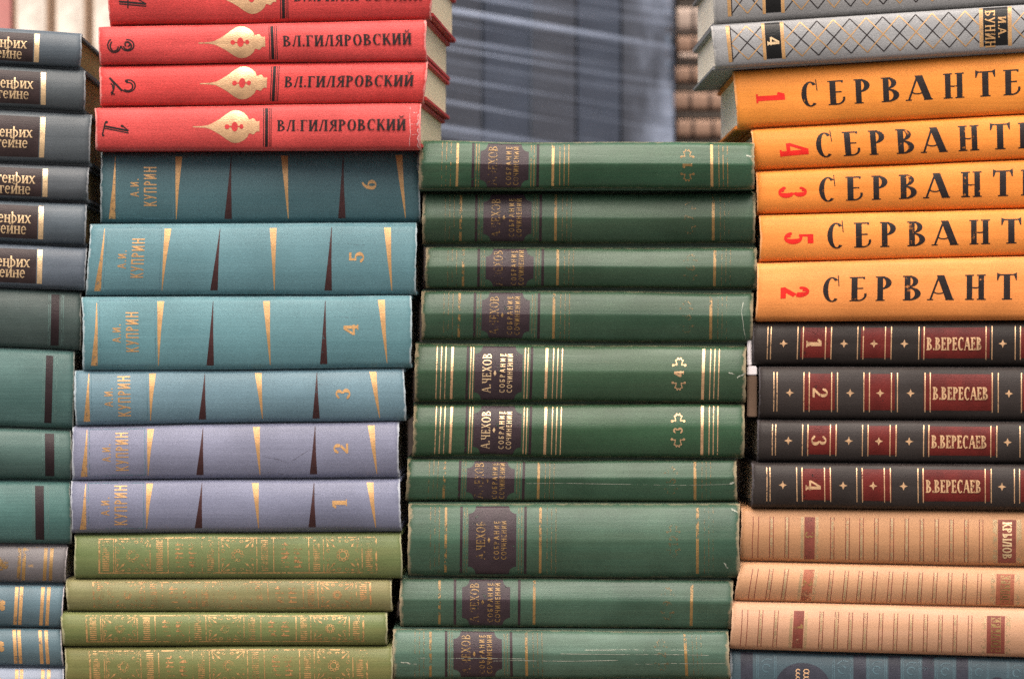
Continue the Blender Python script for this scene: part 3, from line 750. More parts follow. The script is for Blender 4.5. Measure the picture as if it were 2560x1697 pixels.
# ---- third stack: bottle-green volumes with octagonal title labels
def leaf(flip):
    o = []
    pts = [(-16, 0), (-9, 3), (-6, 1), (-7, 8), (-10, 14), (-5, 14), (-4, 20), (0, 15), (4, 20), (5, 14), (10, 14), (7, 8), (6, 1), (9, 3), (16, 0)]
    for (x0, y0), (x1, y1) in zip(pts, pts[1:]): o += P_bar(x0, y0, x1, y1, 2.4)
    o += P_disc(-15, 1, 3.2) + P_disc(15, 1, 3.2)
    return [[(x, -y if flip else y) for x, y in p] for p in o]
def oct_deco(n, m_line, m_thick, m_text, m_num, a0=0):
    def f(b):
        H, L = b.H, b.L; k = L / 830
        ln = Decal(b); X = lambda a: (a + a0) * k
        for a in (55, 66, 77): ln.rect(X(a), X(a) + 2.3, .05, .96)
        for a in (347, 358, 369, 741, 751.5, 762.5): ln.rect(X(a), X(a) + 2.3, .05, .95)
        for a in (140, 146.5, 276, 283.5): ln.rect(X(a), X(a) + 2.0, .05, .95)
        ln.done('thin_gilt_rule', m_line, split=True)
        tk = Decal(b)
        for a, w_ in ((91.5, 6), (328, 6.5), (721, 7)): tk.rect(X(a), X(a) + w_, .05, .95)
        tk.done('thick_gilt_rule', m_thick, split=True)
        Decal(b).rect(X(130), X(136.5), .04, .96).rect(X(290.5), X(297), .04, .96).done('dark_band', dark_band, split=True)
        lb = Decal(b, .00004)
        x0, x1, y0, y1, r = X(151), X(271), .035 * H, .965 * H, 19
        # label with scooped corners: centre column and two side columns that follow the scoop
        lb.add([[(x0 + r, y0), (x1 - r, y0), (x1 - r, y1), (x0 + r, y1)]])
        m_ = 6
        for s_ in (0, 1):
            for j in range(m_):
                u0, u1 = r * j / m_, r * (j + 1) / m_
                h0 = math.sqrt(max(0, r * r - u0 * u0)) ; h1 = math.sqrt(max(0, r * r - u1 * u1))
                xa, xb = (x0 + u0, x0 + u1) if not s_ else (x1 - u0, x1 - u1)
                lb.add([[(xa, y0 + h0), (xb, y0 + h1), (xb, y1 - h1), (xa, y1 - h0)]])
        lb.done('title_label', plum_label)
        c = .5 * H; fit = min(97, .86 * H)
        Decal(b, .00012).text('А.ЧЕХОВ', X(182), c, 22, fit=fit, rot=90, T=.15, t=.07, sr=.05, track=.1).done('author_lettering', m_text)
        Decal(b, .00012).text('СОБРАНИЕ', X(221.5), c, 13, fit=fit, rot=90, T=.16, t=.14, sr=0, track=.32).done('title_lettering', m_text)
        Decal(b, .00012).text('СОЧИНЕНИЙ', X(240), c, 13, fit=fit, rot=90, T=.16, t=.14, sr=0, track=.16).done('title_lettering', m_text)
        Decal(b, .00012).poly([(X(199), c), (X(202.5), c - 7), (X(206), c), (X(202.5), c + 7)]).done('gilt_lozenge', m_text)
        nm = Decal(b, .00009)
        q = min(1, H / 120)
        nm.add(leaf(False), X(664), c + 21 * q, 1, q).add(leaf(True), X(664), c - 21 * q, 1, q)
        nm.text(str(n), X(664), c, 24, fit=15 * len(str(n)), rot=90, T=.2, t=.12, sr=.04)
        nm.done('volume_number', m_num)
    return f
CG = [(0.025, 0.085, 0.041), (0.025, 0.067, 0.034), (0.027, 0.071, 0.036), (0.03, 0.079, 0.043), (0.025, 0.07, 0.032), (0.022, 0.07, 0.03), (0.028, 0.077, 0.041), (0.038, 0.094, 0.058), (0.04, 0.092, 0.059), (0.062, 0.127, 0.091), (0.037, 0.092, 0.059)]
cl_c = [cloth('bottle_green_cloth_%d' % i, c, (.40, .44, .42, .42, .40, .38, .42, .44, .42, .46, .5)[i], (.40, .30, .19), .65, .5, .35 if i in (8, 9) else .22, patch=(.05, .075, .042), grain=.6, spec=.38, ev_w=.5, cap=.4885) for i, c in enumerate(CG)]
cd = dict(name='bottle_green_book', group='bottle green volumes in the third stack', pages=pg_grey, bulge=.0062, npow=2.1, shoulder=.0035, wob=2.0, fray=.8)
gold_mid = foil('dull_gold_foil', (.48, .29, .11), .2, .25, .42)
gf = (gold_faint, gold_worn, gold_worn, gold_faint)
gg = (gold_fresh, gold_fresh, gold_pale, gold_fresh)
clab = ['bottle green book with bright spine, topmost of the third stack, under the plastic wrap', 'dark bottle green book in shadow, second from the top of the third stack',
        'thin bottle green book with frayed left end, third from the top of its stack', 'bottle green book with pale folded right end and faint number, fourth of its stack',
        'bottle green book with bright gold rules and volume number 4', 'bottle green book with bright gold rules and volume number 3', 'thin bottle green book with worn gold, right under volume number 3',
        'thickest bottle green book, with faint volume number 12', 'bottle green book with one thin gold rule, just above the palest green one', 'palest green book with scuffed lines, cut by the bottom edge in the third stack',
        'green book lying on the table under the third stack']
CS = {3: ((806, .97, 800, .62, 1.5), (800, .62, 812, .05, 1.2)), 4: ((784, .53, 800, .50, 2.2), (806, .44, 826, .52, 2.6)), 6: ((808, .42, 820, .46, 4), (300, .44, 810, .40, .7)),
      7: ((808, .93, 824, .88, 3), (790, .2, 800, .12, 2.5)), 9: ((60, .42, 330, .40, 1.0), (250, .36, 560, .38, 1.2), (420, .52, 790, .50, 1.2), (480, .60, 740, .61, 1.0), (20, .35, 60, .30, 3), (600, .3, 830, .33, 1.2)), 0: ((590, .35, 596, .3, 2), (818, .72, 832, .7, 3.5))}
for i, (tl, tr, br, bl) in enumerate([((1050, 352), (1885, 358), (1887, 472), (1046, 473)), ((1058, 482), (1889, 480), (1889, 607), (1056, 610)), ((1064, 618), (1893, 620), (1891, 720), (1063, 720)),
                                      ((1055, 727), (1883, 731), (1882, 855), (1052, 850)), ((1040, 860), (1867, 864), (1863, 1006), (1035, 1003)), ((1036, 1009), (1861, 1009), (1860, 1143), (1030, 1141)),
                                      ((1019, 1147), (1842, 1150), (1843, 1254), (1014, 1252)), ((1021, 1258), (1849, 1258), (1849, 1444), (1019, 1439)), ((1000, 1443), (1832, 1448), (1829, 1570), (1000, 1566)),
                                      ((983, 1570), (1820, 1579), (1827, 1695), (982, 1697)), ((985, 1703), (1815, 1703), (1815, 1836), (985, 1836))]):
    ms = [(gold_worn, gold_mid, gold_worn, gold_worn), gf, gf, gf, gg, gg, gf, gf, gf, gf, gf][i]
    if i in (8,): ms = (foil('ghost_rule', (.2, .15, .06), 1.0, 0, .5, hide=.5), gold_worn, gold_worn, gold_faint)
    B = dict(cd, c=(tl, tr, br, bl), seed=80 + i, y0=(-.006, .006, .005, .003, .002, .003, .004, 0, .001, -.002, 0)[i], ridge=(.62, .45, .5, .45, .35, .3, .62, .25, .55, .35, .3)[i],
             t0=(.06, 0, .05, .06, .05, .15, .12, 0, .1, .05, 0)[i], bulge=(.0062, .0075, .0062, .0062, .007, .0062, .0055, .008, .006, .006, .006)[i],
             cloth=cl_c[i], label=clab[i], deco=both(oct_deco((1, 7, 6, 8, 4, 3, 5, 12, 9, 2, 10)[i], *ms, a0=(0, 0, 0, 0, -2, 0, 0, 0, 4, -2, 0)[i]), scuffs(CS.get(i, ()))))
    if i == 0: C_ = []
    C_.append(B)
stack(C_)

# ---- right stack: grey lattice, orange, black-and-red, peach and blue volumes
def lattice_deco(num):
    def f(b):
        H, L = b.H, b.L; lo, hi = .17 * H, .95 * H
        def field(x0, x1, ph, blk, gld):
            P_ = 82; 
            for d, off in ((blk, 0), (gld, P_ / 2)):
                k = -3
                while x0 + k * P_ + off + ph < x1 + P_:
                    for sgn in (1, -1):
                        xa, xb = x0 + k * P_ + off + ph, x0 + (k + 1) * P_ + off + ph
                        ya, yb = (lo, hi) if sgn > 0 else (hi, lo)
                        ca, cb = max(xa, x0), min(xb, x1)
                        if cb - ca > 3:
                            g = lambda x: ya + (yb - ya) * (x - xa) / (xb - xa)
                            d.add(P_bar(ca, g(ca), cb, g(cb), 2.8), lift=.00003 * (sgn > 0))
                    k += 1
        for x0, x1, ph in ((47, 122, -3), (179, 664, 0), (748, L - 20, 0)):
            blk, gld = Decal(b), Decal(b, .00012); field(x0, x1, ph, blk, gld)
            blk.done('black_lattice', ink_black); gld.done('gilt_lattice', gold_orange)
        Decal(b).rect(44.5, 47, .14, .97, lift=.00002).done('black_rule', ink_black)
        bb = Decal(b); bb.rect(131, 169, .15, .985).rect(675, 736, .15, .985); bb.done('black_band', blk_band, split=True)
        gb = Decal(b)
        for x0, x1 in ((35, 44), (123, 130.5), (169.5, 178), (665, 674.5), (736.5, 746)): gb.rect(x0, x1, .13, .985)
        gb.done('gilt_band', gold_orange, split=True)
        Decal(b, .00012).text(str(num), 150, .56 * H, 30, fit=22, rot=-90, T=.2, t=.08, sr=.05).done('volume_number', gold_worn if num == 5 else gold_pale)
        Decal(b, .00012).text('БУНИН', 692, .52 * H, 25, fit=92, rot=-90, T=.17, t=.1, sr=.05, track=.1).done('title_lettering', gold_orange)
        Decal(b, .00012).text('И.А.', 722, .55 * H, 20, fit=52, rot=-90, T=.17, t=.1, sr=.05, track=.1).done('title_lettering', gold_orange)
    return f
def orange_deco(n, a_num, a_c):
    def f(b):
        H = b.H
        c = .5 * H
        def nn(d):
            ps = glyph(str(n), T=.25, t=.075, sr=.10)[1]
            d.add([[(x - .3, y - .5) for x, y in p] for p in ps], a_num, c - 2, 52, 72, -90, 0, -.06 if n in (2, 4) else 0)
        d = Decal(b); nn(d); d.done('volume_number', ink_red)
        tx = Decal(b)
        for ch, x, w_ in zip('СЕРВАНТЕС', (0, 66.6, 131.7, 199.7, 260, 355, 435, 505, 577), (41, 43, 40, 45, 68, 52, 50, 43, 41)):
            wd_, g = glyph(ch, T=.23, t=.055, sr=.07, sp='cerv')
            x0_ = min(px for p in g for px, _ in p); x1_ = max(px for p in g for px, _ in p)
            tx.add([[((px - x0_) / (x1_ - x0_), py - .5) for px, py in p] for p in g], a_c + x, c + 3, w_, 62)
        tx.done('title_lettering', ink_black)
    return f
def star4(r): return [[(0, r), (r * .28, r * .28), (0, 0), (-r * .28, r * .28)], [(r, 0), (r * .28, -r * .28), (0, 0), (r * .28, r * .28)], [(0, -r), (-r * .28, -r * .28), (0, 0), (r * .28, -r * .28)], [(-r, 0), (-r * .28, r * .28), (0, 0), (-r * .28, -r * .28)]]
def panel_deco(n, sh, a0=0):
    def f(b):
        H, L = b.H, b.L; v0, v1 = .15, .88
        pn = Decal(b)
        for x0, x1 in ((119, 196), (270, 346), (421, 592), (668, 745)): pn.rect(x0 + sh + a0, x1 + sh * .7 + a0, v0 + .02, v1 - .01)
        pn.done('red_panel', red_panel, split=True)
        ln = Decal(b, .00012)
        for a in (36, 44, 111, 124.5, 180.5, 195, 261, 275, 330, 345, 414, 427, 582, 597, 655, 668, 730, 744): ln.rect(a + a0, a + a0 + 2.3, v0 - .015, v1 + .015)
        ln.done('gilt_rule', gold_fresh, split=True)
        st = Decal(b, .00012)
        for a in (77, 228, 303, 379, 625, 700): st.add(star4(10.5), a + a0, H * .5)
        st.done('gilt_star', gold_fresh, split=True)
        Decal(b, .00012).text(str(n), 153 + a0, .5 * H, 38, fit=26, rot=-90, T=.19, t=.07, sr=.07).done('volume_number', gold_fresh)
        Decal(b, .00012).text('В.ВЕРЕСАЕВ', 504 + a0, .5 * H, 32, fit=138, T=.24, t=.09, sr=.07, track=.07).done('title_lettering', gold_fresh)
    return f
def peach_deco(n, boxed, a0=0):
    def f(b):
        H, L = b.H, b.L
        rl, gl = Decal(b), Decal(b, .00004)
        for a in (36, 76, 114.5, 228, 266, 301, 338, 377, 414, 452, 489, 526, 563, 600):
            wd_ = 14 if a == 36 else 9
            rl.rect(a - wd_ / 2 + a0, a - wd_ / 2 + 1.7 + a0, .05, .84).rect(a + wd_ / 2 + a0, a + wd_ / 2 + 1.7 + a0, .05, .84)
            if a != 36: gl.rect(a - 2.2 + a0, a + 3.4 + a0, .06, .83)
        rl.done('red_rule', line_red, split=True); gl.done('gilt_rule', line_gold, split=True)
        br = cream_red_faded if n == 2 else cream_red
        Decal(b).rect(159 + a0, 185 + a0, .05, .84).rect(643 + a0, 688 + a0, .05, .84).done('red_band', br, split=True)
        Decal(b).rect(150 + a0, 157 + a0, .05, .84).rect(187 + a0, 194 + a0, .05, .84).rect(630 + a0, 641 + a0, .05, .84).rect(690 + a0, 702 + a0, .05, .84).done('gilt_edging', line_gold, split=True)
        Decal(b, .00012).text(str(n), 172 + a0, .5 * H, 22, fit=16, rot=-90, T=.16, t=.09, sr=.03).done('volume_number', gold_worn)
        c, ft = .46 * H, min(92, .76 * H)
        if boxed:
            Decal(b, .00010).rect(654 + a0, 678 + a0, .09, .82).done('gilt_plate', gold_worn)
            Decal(b, .00016).text('КРЫЛОВ', 666 + a0, c, 21, fit=ft, rot=-90, T=.2, t=.12, sr=.04, track=.1).done('title_lettering', br)
        else:
            Decal(b, .00012).text('КРЫЛОВ', 666 + a0, c, 23, fit=ft, rot=-90, T=.22, t=.14, sr=.05, track=.08).done('title_lettering', gold_pale)
    return f
def scroll_deco(b):
    H, L = b.H, b.L
    d = Decal(b)
    for x0, x1 in ((26, 56), (308, 339), (395, 425), (480, 509), (565, 594)): d.rect(x0, x1, .02, .98)
    d.done('dark_band', navy_band, split=True)
    Decal(b, .00006).add(P_disc(0, 0, 68, 56, 32), 181, H * .40).add(P_disc(0, 0, 25, 27, 24), 668, H * .42).done('oval_label', navy_band, split=True)
    lt = Decal(b, .00014)
    for a in (132, 230):
        for k in range(6): lt.add(P_bar(0, 0, 7, 0, 2.2), a, H * .40, rot=60 * k, lift=.000004 * k)
    r = random.Random(4)
    for a, h in ((169, 12), (190, 16)):
        y = -40
        while y < 44:
            lt.add(P_bowl(0, 0, h * .5, 5.5, 20, r.choice((300, 360, 330)), 2.2, 2.2, 10), a, H * .40 + y, lift=.00001); y += 9.5
    lt.done('gilt_lettering', gold_fresh)
    Decal(b, .00014).text('7', 668, H * .5, 26, fit=24, rot=-90, T=.2, t=.1, sr=0).done('volume_number', gold_fresh)
    for a in (90, 280, 366, 452, 537, 622, 716):
        sw = Decal(b, .0001)
        for s_ in (-1, 1):
            sw.add(P_bowl(0, 0, 11, 11, 20, 300, 3, 3, 12) + P_bowl(4, 3, 20, 20, 60, 150, 2.4, 2.4, 8), a, H * .5 + s_ * 28, lift=.00001)
        for dx in (-24, -20, 20, 24): sw.rect(a + dx - .8, a + dx + .8, .06, .94)
        sw.done('embossed_scroll', emboss)
emboss = foil('embossed_blue', (.075, .130, .155), .25, 0, .4)
cl_gr = [cloth('grey_cloth_%d' % i, c, .5, (.5, .48, .44), .4, .2, .15, grain=.8, patch=(.25, .245, .24)) for i, c in enumerate([(.25, .25, .25), (.29, .295, .30)])]
cl_or = [cloth('orange_cloth_%d' % i, c, .55, (.9, .55, .3), .4, .3, .22, patch=(.72, .22, .04), grain=.6, spec=.25) for i, c in enumerate([(.80, .275, .036), (.76, .248, .033), (.76, .248, .035), (.80, .275, .050), (.82, .295, .075)])]
cl_bk = [cloth('black_cloth_%d' % i, c, .48, (.12, .11, .12), .5, .3, .15, patch=(.032, .025, .022), grain=.6, spec=.22) for i, c in enumerate([(.018, .013, .011), (.024, .018, .016), (.027, .021, .019), (.025, .019, .017)])]
cl_pe = [cloth('peach_cloth_%d' % i, c, .5, (.7, .45, .3), .4, .2, .15, patch=(.46, .24, .11), grain=.5) for i, c in enumerate([(.44, .225, .108), (.48, .262, .140), (.53, .305, .188)])]
cl_sc = [cloth('scroll_blue_cloth', (.026, .053, .068), .5, (.4, .42, .45), .5, .4, .2), cloth('plain_blue_cloth', (.07, .12, .15), .5)]
XR = 2672
def at_r(tl, r, bl, r2):
    """corner set from left corners and the heights where the edges leave the frame at x = 2560"""
    f = lambda p, y: (XR, p[1] + (y - p[1]) * (XR - p[0]) / (2560 - p[0]))
    return (tl, f(tl, r), f(bl, r2), bl)
dd = dict(bulge=.0042, npow=2.6, shoulder=.0022, wob=.8, pages=pg_white)
Dk = []
gdef = dict(dd, name='grey_book', group='grey lattice volumes at the top right', bulge=.003, inset=.003)
Dk.append(dict(gdef, c=at_r((1780, -66), -112, (1785, 61), 9), seed=101, y0=.006, yaw=-.02, cloth=cl_gr[0], deco=lattice_deco(5), label='grey lattice book cut by the top edge, topmost of the right stack'))
Dk.append(dict(gdef, c=at_r((1779, 66), 13, (1788, 173), 127), seed=102, y0=-.006, yaw=-.02, cloth=cl_gr[1], deco=lattice_deco(4), label='grey book with black and gold lattice and number 4, lying on orange books'))
odf = dict(dd, name='orange_book', group='orange volumes in the right stack')
for i, (n, c, an, ac, y0) in enumerate([(1, at_r((1833, 178), 132, (1844, 321), 284), 52, 165, .004), (4, at_r((1876, 325), 287, (1889, 425), 397), 66, 158, .004), (3, at_r((1890, 430), 400, (1893, 535), 520), 54, 156, .003),
                                         (5, at_r((1898, 539), 523, (1901, 655), 638), 62, 169, .001), (2, at_r((1893, 658), 641, (1890, 802), 798), 60, 166, -.001)]):
    Dk.append(dict(odf, c=c, seed=110 + i, y0=y0, cloth=cl_or[i], deco=orange_deco(n, an + 36, ac),
                   label='orange book with black lettering and red volume number %d' % n))
bdf = dict(dd, name='black_book', group='black volumes with red panels in the right stack', pages=pg_white)
for i, (n, c, sh) in enumerate([(1, at_r((1884, 806), 803, (1880, 913), 914), 0), (2, at_r((1898, 917), 918, (1897, 1045), 1050), -9), (3, at_r((1895, 1049), 1054, (1893, 1152), 1157), 4), (4, at_r((1879, 1156), 1160, (1881, 1268), 1273), 4)]):
    Dk.append(dict(bdf, c=c, seed=120 + i, y0=(.004, .001, 0, -.001)[i], cloth=cl_bk[i], deco=panel_deco(n, sh), label='black book with red panels, gold stars and volume number %d' % n))
pdf = dict(dd, name='peach_book', group='peach volumes in the right stack', bulge=.005, npow=2.1)
for i, (n, c, bx, lab) in enumerate([(3, at_r((1853, 1269), 1277, (1851, 1400), 1415), False, 'peach book with red label bands and number 3, right under the black books'),
                                     (2, at_r((1851, 1404), 1419, (1836, 1501), 1518), True, 'thin peach book with faded red band, between the other two peach ones'),
                                     (1, at_r((1832, 1504), 1521, (1824, 1620), 1641), True, 'palest peach book with red bands and number 1, resting on the blue book')]):
    Dk.append(dict(pdf, c=c, seed=130 + i, y0=(.003, .002, -.002)[i], cloth=cl_pe[i], deco=peach_deco(n, bx, (0, 4, -4)[i]), label=lab))
Dk.append(dict(dd, name='blue_book', group=None, c=at_r((1826, 1625), 1646, (1826, 1768), 1772), seed=140, y0=.002, cloth=cl_sc[0], deco=scroll_deco, pages=pg_grey, label='blue book with dark oval label and embossed scrolls at the bottom right'))
Dk.append(dict(dd, name='blue_book', group=None, c=((1826, 1771), (XR, 1775), (XR, 1836), (1826, 1836)), seed=141, y0=.002, cloth=cl_sc[1], pages=pg_grey, label='plain blue book lying on the table under the right stack'))
stack(Dk)

# added stand-in for page ends between stacks: white as lit, brown foot paints shade
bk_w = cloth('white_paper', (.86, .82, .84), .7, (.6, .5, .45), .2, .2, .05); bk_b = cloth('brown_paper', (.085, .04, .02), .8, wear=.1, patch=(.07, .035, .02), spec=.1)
zf = lambda py: (848.5 - py) * S
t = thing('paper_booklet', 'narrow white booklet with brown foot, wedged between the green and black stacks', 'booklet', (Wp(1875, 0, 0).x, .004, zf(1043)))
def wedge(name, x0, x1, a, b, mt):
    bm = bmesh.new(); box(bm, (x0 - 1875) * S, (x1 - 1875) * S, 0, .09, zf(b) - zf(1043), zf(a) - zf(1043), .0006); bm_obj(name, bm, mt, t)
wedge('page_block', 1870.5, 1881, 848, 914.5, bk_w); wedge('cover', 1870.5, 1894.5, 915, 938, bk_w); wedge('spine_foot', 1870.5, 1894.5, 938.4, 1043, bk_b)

# ------------------------------------------------------------------ background: books on the bench
def up_book(name, label, group, x0, x1, y, z0, h, cm, pm, deep=.15, bulge=.004, bands=None):
    """a book standing upright, spine to the camera"""
    root = thing(name, label, 'book', ((x0 + x1) / 2, y, z0), group); w_ = (x1 - x0) / 2
    bm = bmesh.new(); n = 12; prev = None
    for k in range(n + 1):
        t_ = -1 + 2 * k / n; yy = -bulge * (1 - t_ * t_)
        cur = [bm.verts.new((w_ * t_, yy, 0)), bm.verts.new((w_ * t_, yy, h)), bm.verts.new((w_ * t_ * .93, .003, h)), bm.verts.new((w_ * t_ * .93, .003, 0))]
        if prev:
            for i in range(4): bm.faces.new((prev[i], cur[i], cur[(i + 1) % 4], prev[(i + 1) % 4]))
        else: bm.faces.new(cur[::-1])
        prev = cur
    bm.faces.new(prev); bmesh.ops.recalc_face_normals(bm, faces=bm.faces)
    bm_obj('spine', bm, cm, root)
    for s_ in (-1, 1):
        bm = bmesh.new(); a, b = sorted((s_ * w_, s_ * (w_ - .0025))); box(bm, a, b, .0035, deep, 0, h, .0005); bm_obj('cover', bm, cm, root)
    bm = bmesh.new(); box(bm, -w_ + .0026, w_ - .0026, .004, deep - .004, .003, h - .003); bm_obj('page_block', bm, pm, root)
    if bands:
        for z0_, z1_, mt in bands:
            bm = bmesh.new(); prev = None
            for k in range(n + 1):
                t_ = -1 + 2 * k / n; yy = -bulge * (1 - t_ * t_) - .0002
                cur = [bm.verts.new((w_ * t_ * .98, yy, z0_)), bm.verts.new((w_ * t_ * .98, yy, z1_))]
                if prev: bm.faces.new((prev[0], cur[0], cur[1], prev[1]))
                prev = cur
            bm_obj('spine_label', bm, mt, root)
    return root
def bx(px, y): return (px - 1280) * S * (D + y) / D
YB = .52
# pale cream volumes and a red one, upper left
cl_ivory = cloth('ivory_cloth', (.72, .64, .54), .6, (.4, .25, .12), .2, .3, .1); cl_tan = cloth('tan_cloth', (.36, .19, .095), .6)
cl_rose = cloth('rose_cloth', (.55, .06, .09), .5)
y_ = .50
ivory_lab = ['ivory upright book just right of the rose one, behind the slate stack', 'ivory upright book in the middle, behind the slate stack', 'ivory upright book beside the red stack, farthest right of the ivory ones', 'ivory upright book hidden behind the red stack']
ivory_panel = foil('ivory_panel', (.88, .80, .70), .05, 0, .6)
for i, (a, b_) in enumerate(((31, 130), (130, 224), (224, 318), (318, 410))):
    r_ = up_book('ivory_book', ivory_lab[i], 'ivory upright books on the bench', bx(a, y_) + .0012, bx(b_, y_) - .0012, y_, BENCH_Z, .25, cl_tan, pg_white, bulge=.007)
    w_ = (bx(b_, y_) - bx(a, y_)) / 2 * .72
    bm = bmesh.new(); prev = None
    for k in range(9):
        t_ = -1 + k / 4; xx = w_ * t_; yy = -.007 * (1 - (xx / (w_ / .72)) ** 2) - .0003
        cur = [bm.verts.new((xx, yy, .006)), bm.verts.new((xx, yy, .244))]
        if prev: bm.faces.new((prev[0], cur[0], cur[1], prev[1]))
        prev = cur
    bm_obj('spine_panel', bm, ivory_panel, r_)
for i, (a, b_) in enumerate(((-75, 27), (-180, -79))):
    up_book('rose_book', ['rose red upright book at the top left corner', 'rose red upright book beyond the left edge of the frame'][i], 'rose upright books on the bench', bx(a, y_), bx(b_, y_), y_, BENCH_Z, .25, cl_rose, pg_white)
# wrapped bundle of steel-blue volumes
cl_steel = cloth('steel_blue_cloth', (.026, .044, .074), .5, (.1, .1, .12), .3, .5, .2, patch=(.03, .042, .062), spec=.12)
cl_steel2 = cloth('steel_grey_cloth', (.040, .050, .066), .5, (.1, .1, .12), .3, .5, .2, patch=(.03, .042, .062), spec=.12)
edges = [985, 1092, 1206, 1326, 1441, 1553, 1668]
st_lab = ['leftmost steel blue upright book inside the plastic wrap, mostly behind the red stack', 'second steel blue book from the left inside the wrap', 'third steel blue book from the left inside the wrap',
          'fourth steel blue book from the left inside the wrap', 'fifth steel blue book from the left inside the wrap', 'steel blue book at the right end of the plastic wrap']
for i, (a, b_) in enumerate(zip(edges, edges[1:])):
    up_book('steel_blue_book', st_lab[i], 'steel blue upright books in the plastic wrap', bx(a, YB) + .0009, bx(b_, YB) - .0009, YB, BENCH_Z, .235, (cl_steel, cl_steel2)[i % 2], pg_grey, bulge=.003)
# stretch film round the bundle: a thin wrinkled sleeve, tight bands sloping down to the right
m, nt, p = new_mat('stretch_film')
tc = nt.nodes.new('ShaderNodeTexCoord'); ob = tc.outputs['Object']
mp = nt.nodes.new('ShaderNodeMapping'); mp.inputs['Rotation'].default_value = (0, R(-9.5), 0); nt.links.new(ob, mp.inputs[0])
s1 = noise(nt, mp.outputs[0], 1, 3, .6, (1.4, 2, 125)); s2 = noise(nt, mp.outputs[0], 1, 2, .5, (2, 3, 260), (4, 0, 0))
st_ = math_n(nt, 'ADD', math_n(nt, 'MULTIPLY', ramp(nt, s1, .53, .65), .95), math_n(nt, 'MULTIPLY', ramp(nt, s2, .5, .8), .35), True)
sx = nt.nodes.new('ShaderNodeSeparateXYZ'); nt.links.new(ob, sx.inputs[0])
rt = ramp(nt, sx.outputs[0], bx(1560, YB - .02), bx(1625, YB - .02))
cl_ = noise(nt, ob, 22, 4, .6, (1, 1, .35))
den = math_n(nt, 'ADD', math_n(nt, 'MULTIPLY', st_, .52), math_n(nt, 'MULTIPLY', rt, math_n(nt, 'MULTIPLY', ramp(nt, cl_, .3, .7), .55)), True)
den = math_n(nt, 'MULTIPLY', den, .85, True)
p.inputs['Base Color'].default_value = (.50, .59, .78, 1); p.inputs['Roughness'].default_value = .22
nt.links.new(den, p.inputs['Alpha'])
bp = nt.nodes.new('ShaderNodeBump'); bp.inputs['Strength'].default_value = .6; bp.inputs['Distance'].default_value = .002
nt.links.new(s1, bp.inputs['Height']); nt.links.new(bp.outputs[0], p.inputs['Normal'])
bm = bmesh.new(); x0, x1 = bx(980, YB) , bx(1684, YB); yf, yb = YB - .008, YB + .157
path = [(x0 + (x1 - x0) * k / 60, yf) for k in range(61)] + [(x1 + .0, yf + (yb - yf) * k / 10) for k in range(1, 11)] + [(x1 + (x0 - x1) * k / 20, yb) for k in range(1, 21)] + [(x0, yb + (yf - yb) * k / 10) for k in range(1, 10)]
rows = 40; cols = []
for i, (x, y) in enumerate(path):
    cl = []
    for j in range(rows + 1):
        z = BENCH_Z + .001 + .236 * j / rows
        wv = .0016 * math.sin(z * 160 + x * 26) + .0012 * math.sin(z * 330 + x * 60 + 1)
        fold = .004 * max(0, (x - bx(1560, YB)) / (x1 - bx(1560, YB))) * math.sin(x * 420) if y == yf else 0
        cl.append(bm.verts.new((x, y - abs(wv) - abs(fold) if y == yf else y, z)))
    cols.append(cl)
for a, b_ in zip(cols, cols[1:] + cols[:1]):
    for j in range(rows): bm.faces.new((a[j], b_[j], b_[j + 1], a[j + 1]))
o = bm_obj('plastic_wrap', bm, m, None, True); tag(o, 'translucent streaked plastic wrap around the steel blue books', 'plastic wrap')
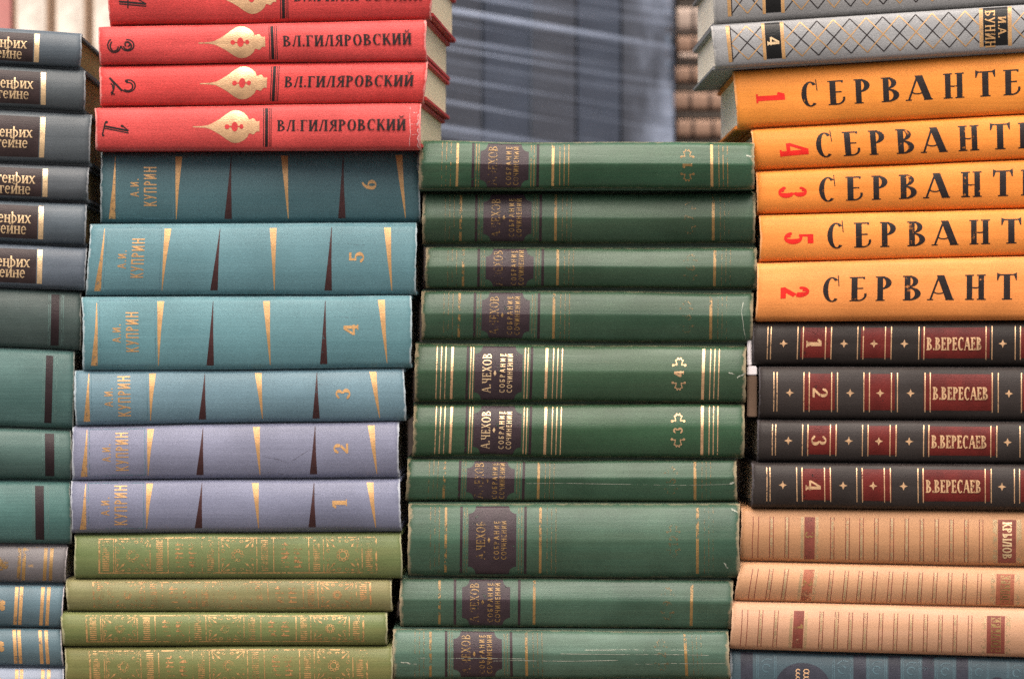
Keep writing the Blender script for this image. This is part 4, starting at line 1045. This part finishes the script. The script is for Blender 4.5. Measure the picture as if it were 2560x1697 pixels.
# pile of brown volumes lying flat behind the wrapped bundle's right side
cl_br = cloth('brown_cloth', (.20, .105, .07), .55, (.45, .3, .2), .3, .5, .2); cl_pk = cloth('dusty_pink_cloth', (.36, .25, .21), .55); cl_ch = cloth('chocolate_cloth', (.016, .011, .010), .6, wear=.1, patch=(.02, .014, .012), spec=.2)  # near-black last cloth paints the shaded gaps between the brown books
yb_ = .56; z = BENCH_Z
def flat_book(name, label, group, x0, x1, y, z0, th, cm, pm, lab=None, deep=.15):
    root = thing(name, label, 'book', (x0, y, z0), group); L = x1 - x0
    bm = bmesh.new(); n = 10; prev = None
    for k in range(n + 1):
        t_ = -1 + 2 * k / n; yy = -.0025 * (1 - t_ ** 4)
        zz = th / 2 + th / 2 * t_
        cur = [bm.verts.new((0, yy, zz)), bm.verts.new((L, yy, zz)), bm.verts.new((L, .003, th / 2 + (zz - th / 2) * .93)), bm.verts.new((0, .003, th / 2 + (zz - th / 2) * .93))]
        if prev:
            for i in range(4): bm.faces.new((prev[i], cur[i], cur[(i + 1) % 4], prev[(i + 1) % 4]))
        else: bm.faces.new(cur)
        prev = cur
    bm.faces.new(prev[::-1]); bmesh.ops.recalc_face_normals(bm, faces=bm.faces); bm_obj('spine', bm, cm, root)
    for a in (0, th - .0025):
        bm = bmesh.new(); box(bm, 0, L, .0035, deep, a + .00005, a + .0025 - .00005, .0004); bm_obj('cover', bm, cm, root)
    bm = bmesh.new(); box(bm, .004, L - .004, .004, deep - .004, .0026, th - .0026); bm_obj('page_block', bm, pm, root)
    if lab:
        bm = bmesh.new()
        for a in [.012 + .0168 * k for k in range(11)]:
            if a + .003 < L:
                prev = None
                for k in range(n + 1):
                    t_ = -.9 + 1.8 * k / n; yy = -.0025 * (1 - t_ ** 4) - .0003; zz = th / 2 + th / 2 * t_
                    cur = [bm.verts.new((a, yy, zz)), bm.verts.new((a + .0026, yy, zz))]
                    if prev: bm.faces.new((prev[0], cur[0], cur[1], prev[1]))
                    prev = cur
        bm_obj('dark_bands', bm, lab, root)
xb0, xb1 = bx(1692, yb_), bx(2330, yb_)
seq = [(350, 344, 'c'), (344, 300, 'b'), (300, 276, 'c'), (276, 232, 'b'), (232, 207, 'c'), (207, 168, 'b'), (168, 148, 'c'), (148, 132, 'p'), (132, 92, 'b'), (92, 78, 'c'), (78, 20, 'k'), (20, -4, 'c'), (-4, -50, 'b')]
k_ = S * (D + yb_) / D
zb = (848.5 - 350) * k_
extra = []; zz = BENCH_Z
nfill = max(1, round((zb - zz) / .02)); 
pos = [('b' if i % 2 else 'c', zz + (zb - zz) * i / nfill, (zb - zz) / nfill) for i in range(nfill)]
pos += [(t_, (848.5 - a) * k_, (a - b_) * k_) for a, b_, t_ in seq]
cnt = {}
words = ['lowest', 'second', 'third', 'fourth', 'fifth', 'sixth', 'seventh', 'eighth', 'ninth', 'tenth']
for t_, z0, th in pos:
    nm, cm, lb = {'b': ('brown_book', cl_br, ink_black), 'c': ('chocolate_book', cl_ch, None), 'p': ('pink_book', cl_pk, None), 'k': ('pink_book', cl_pk, ink_black)}[t_]
    i = cnt.get(nm, 0); cnt[nm] = i + 1
    lab = '%s %s book, counted from the bottom of the blurred brown pile' % (words[i], {'b': 'rust brown', 'c': 'dark chocolate', 'p': 'dusty pink', 'k': 'dusty pink'}[t_])
    flat_book(nm, lab, 'blurred pile of brown books behind', xb0 + rnd.uniform(-.002, .002), xb1, yb_ + (.003 if t_ == 'c' else 0), z0, th, cm, pg_grey, lb)
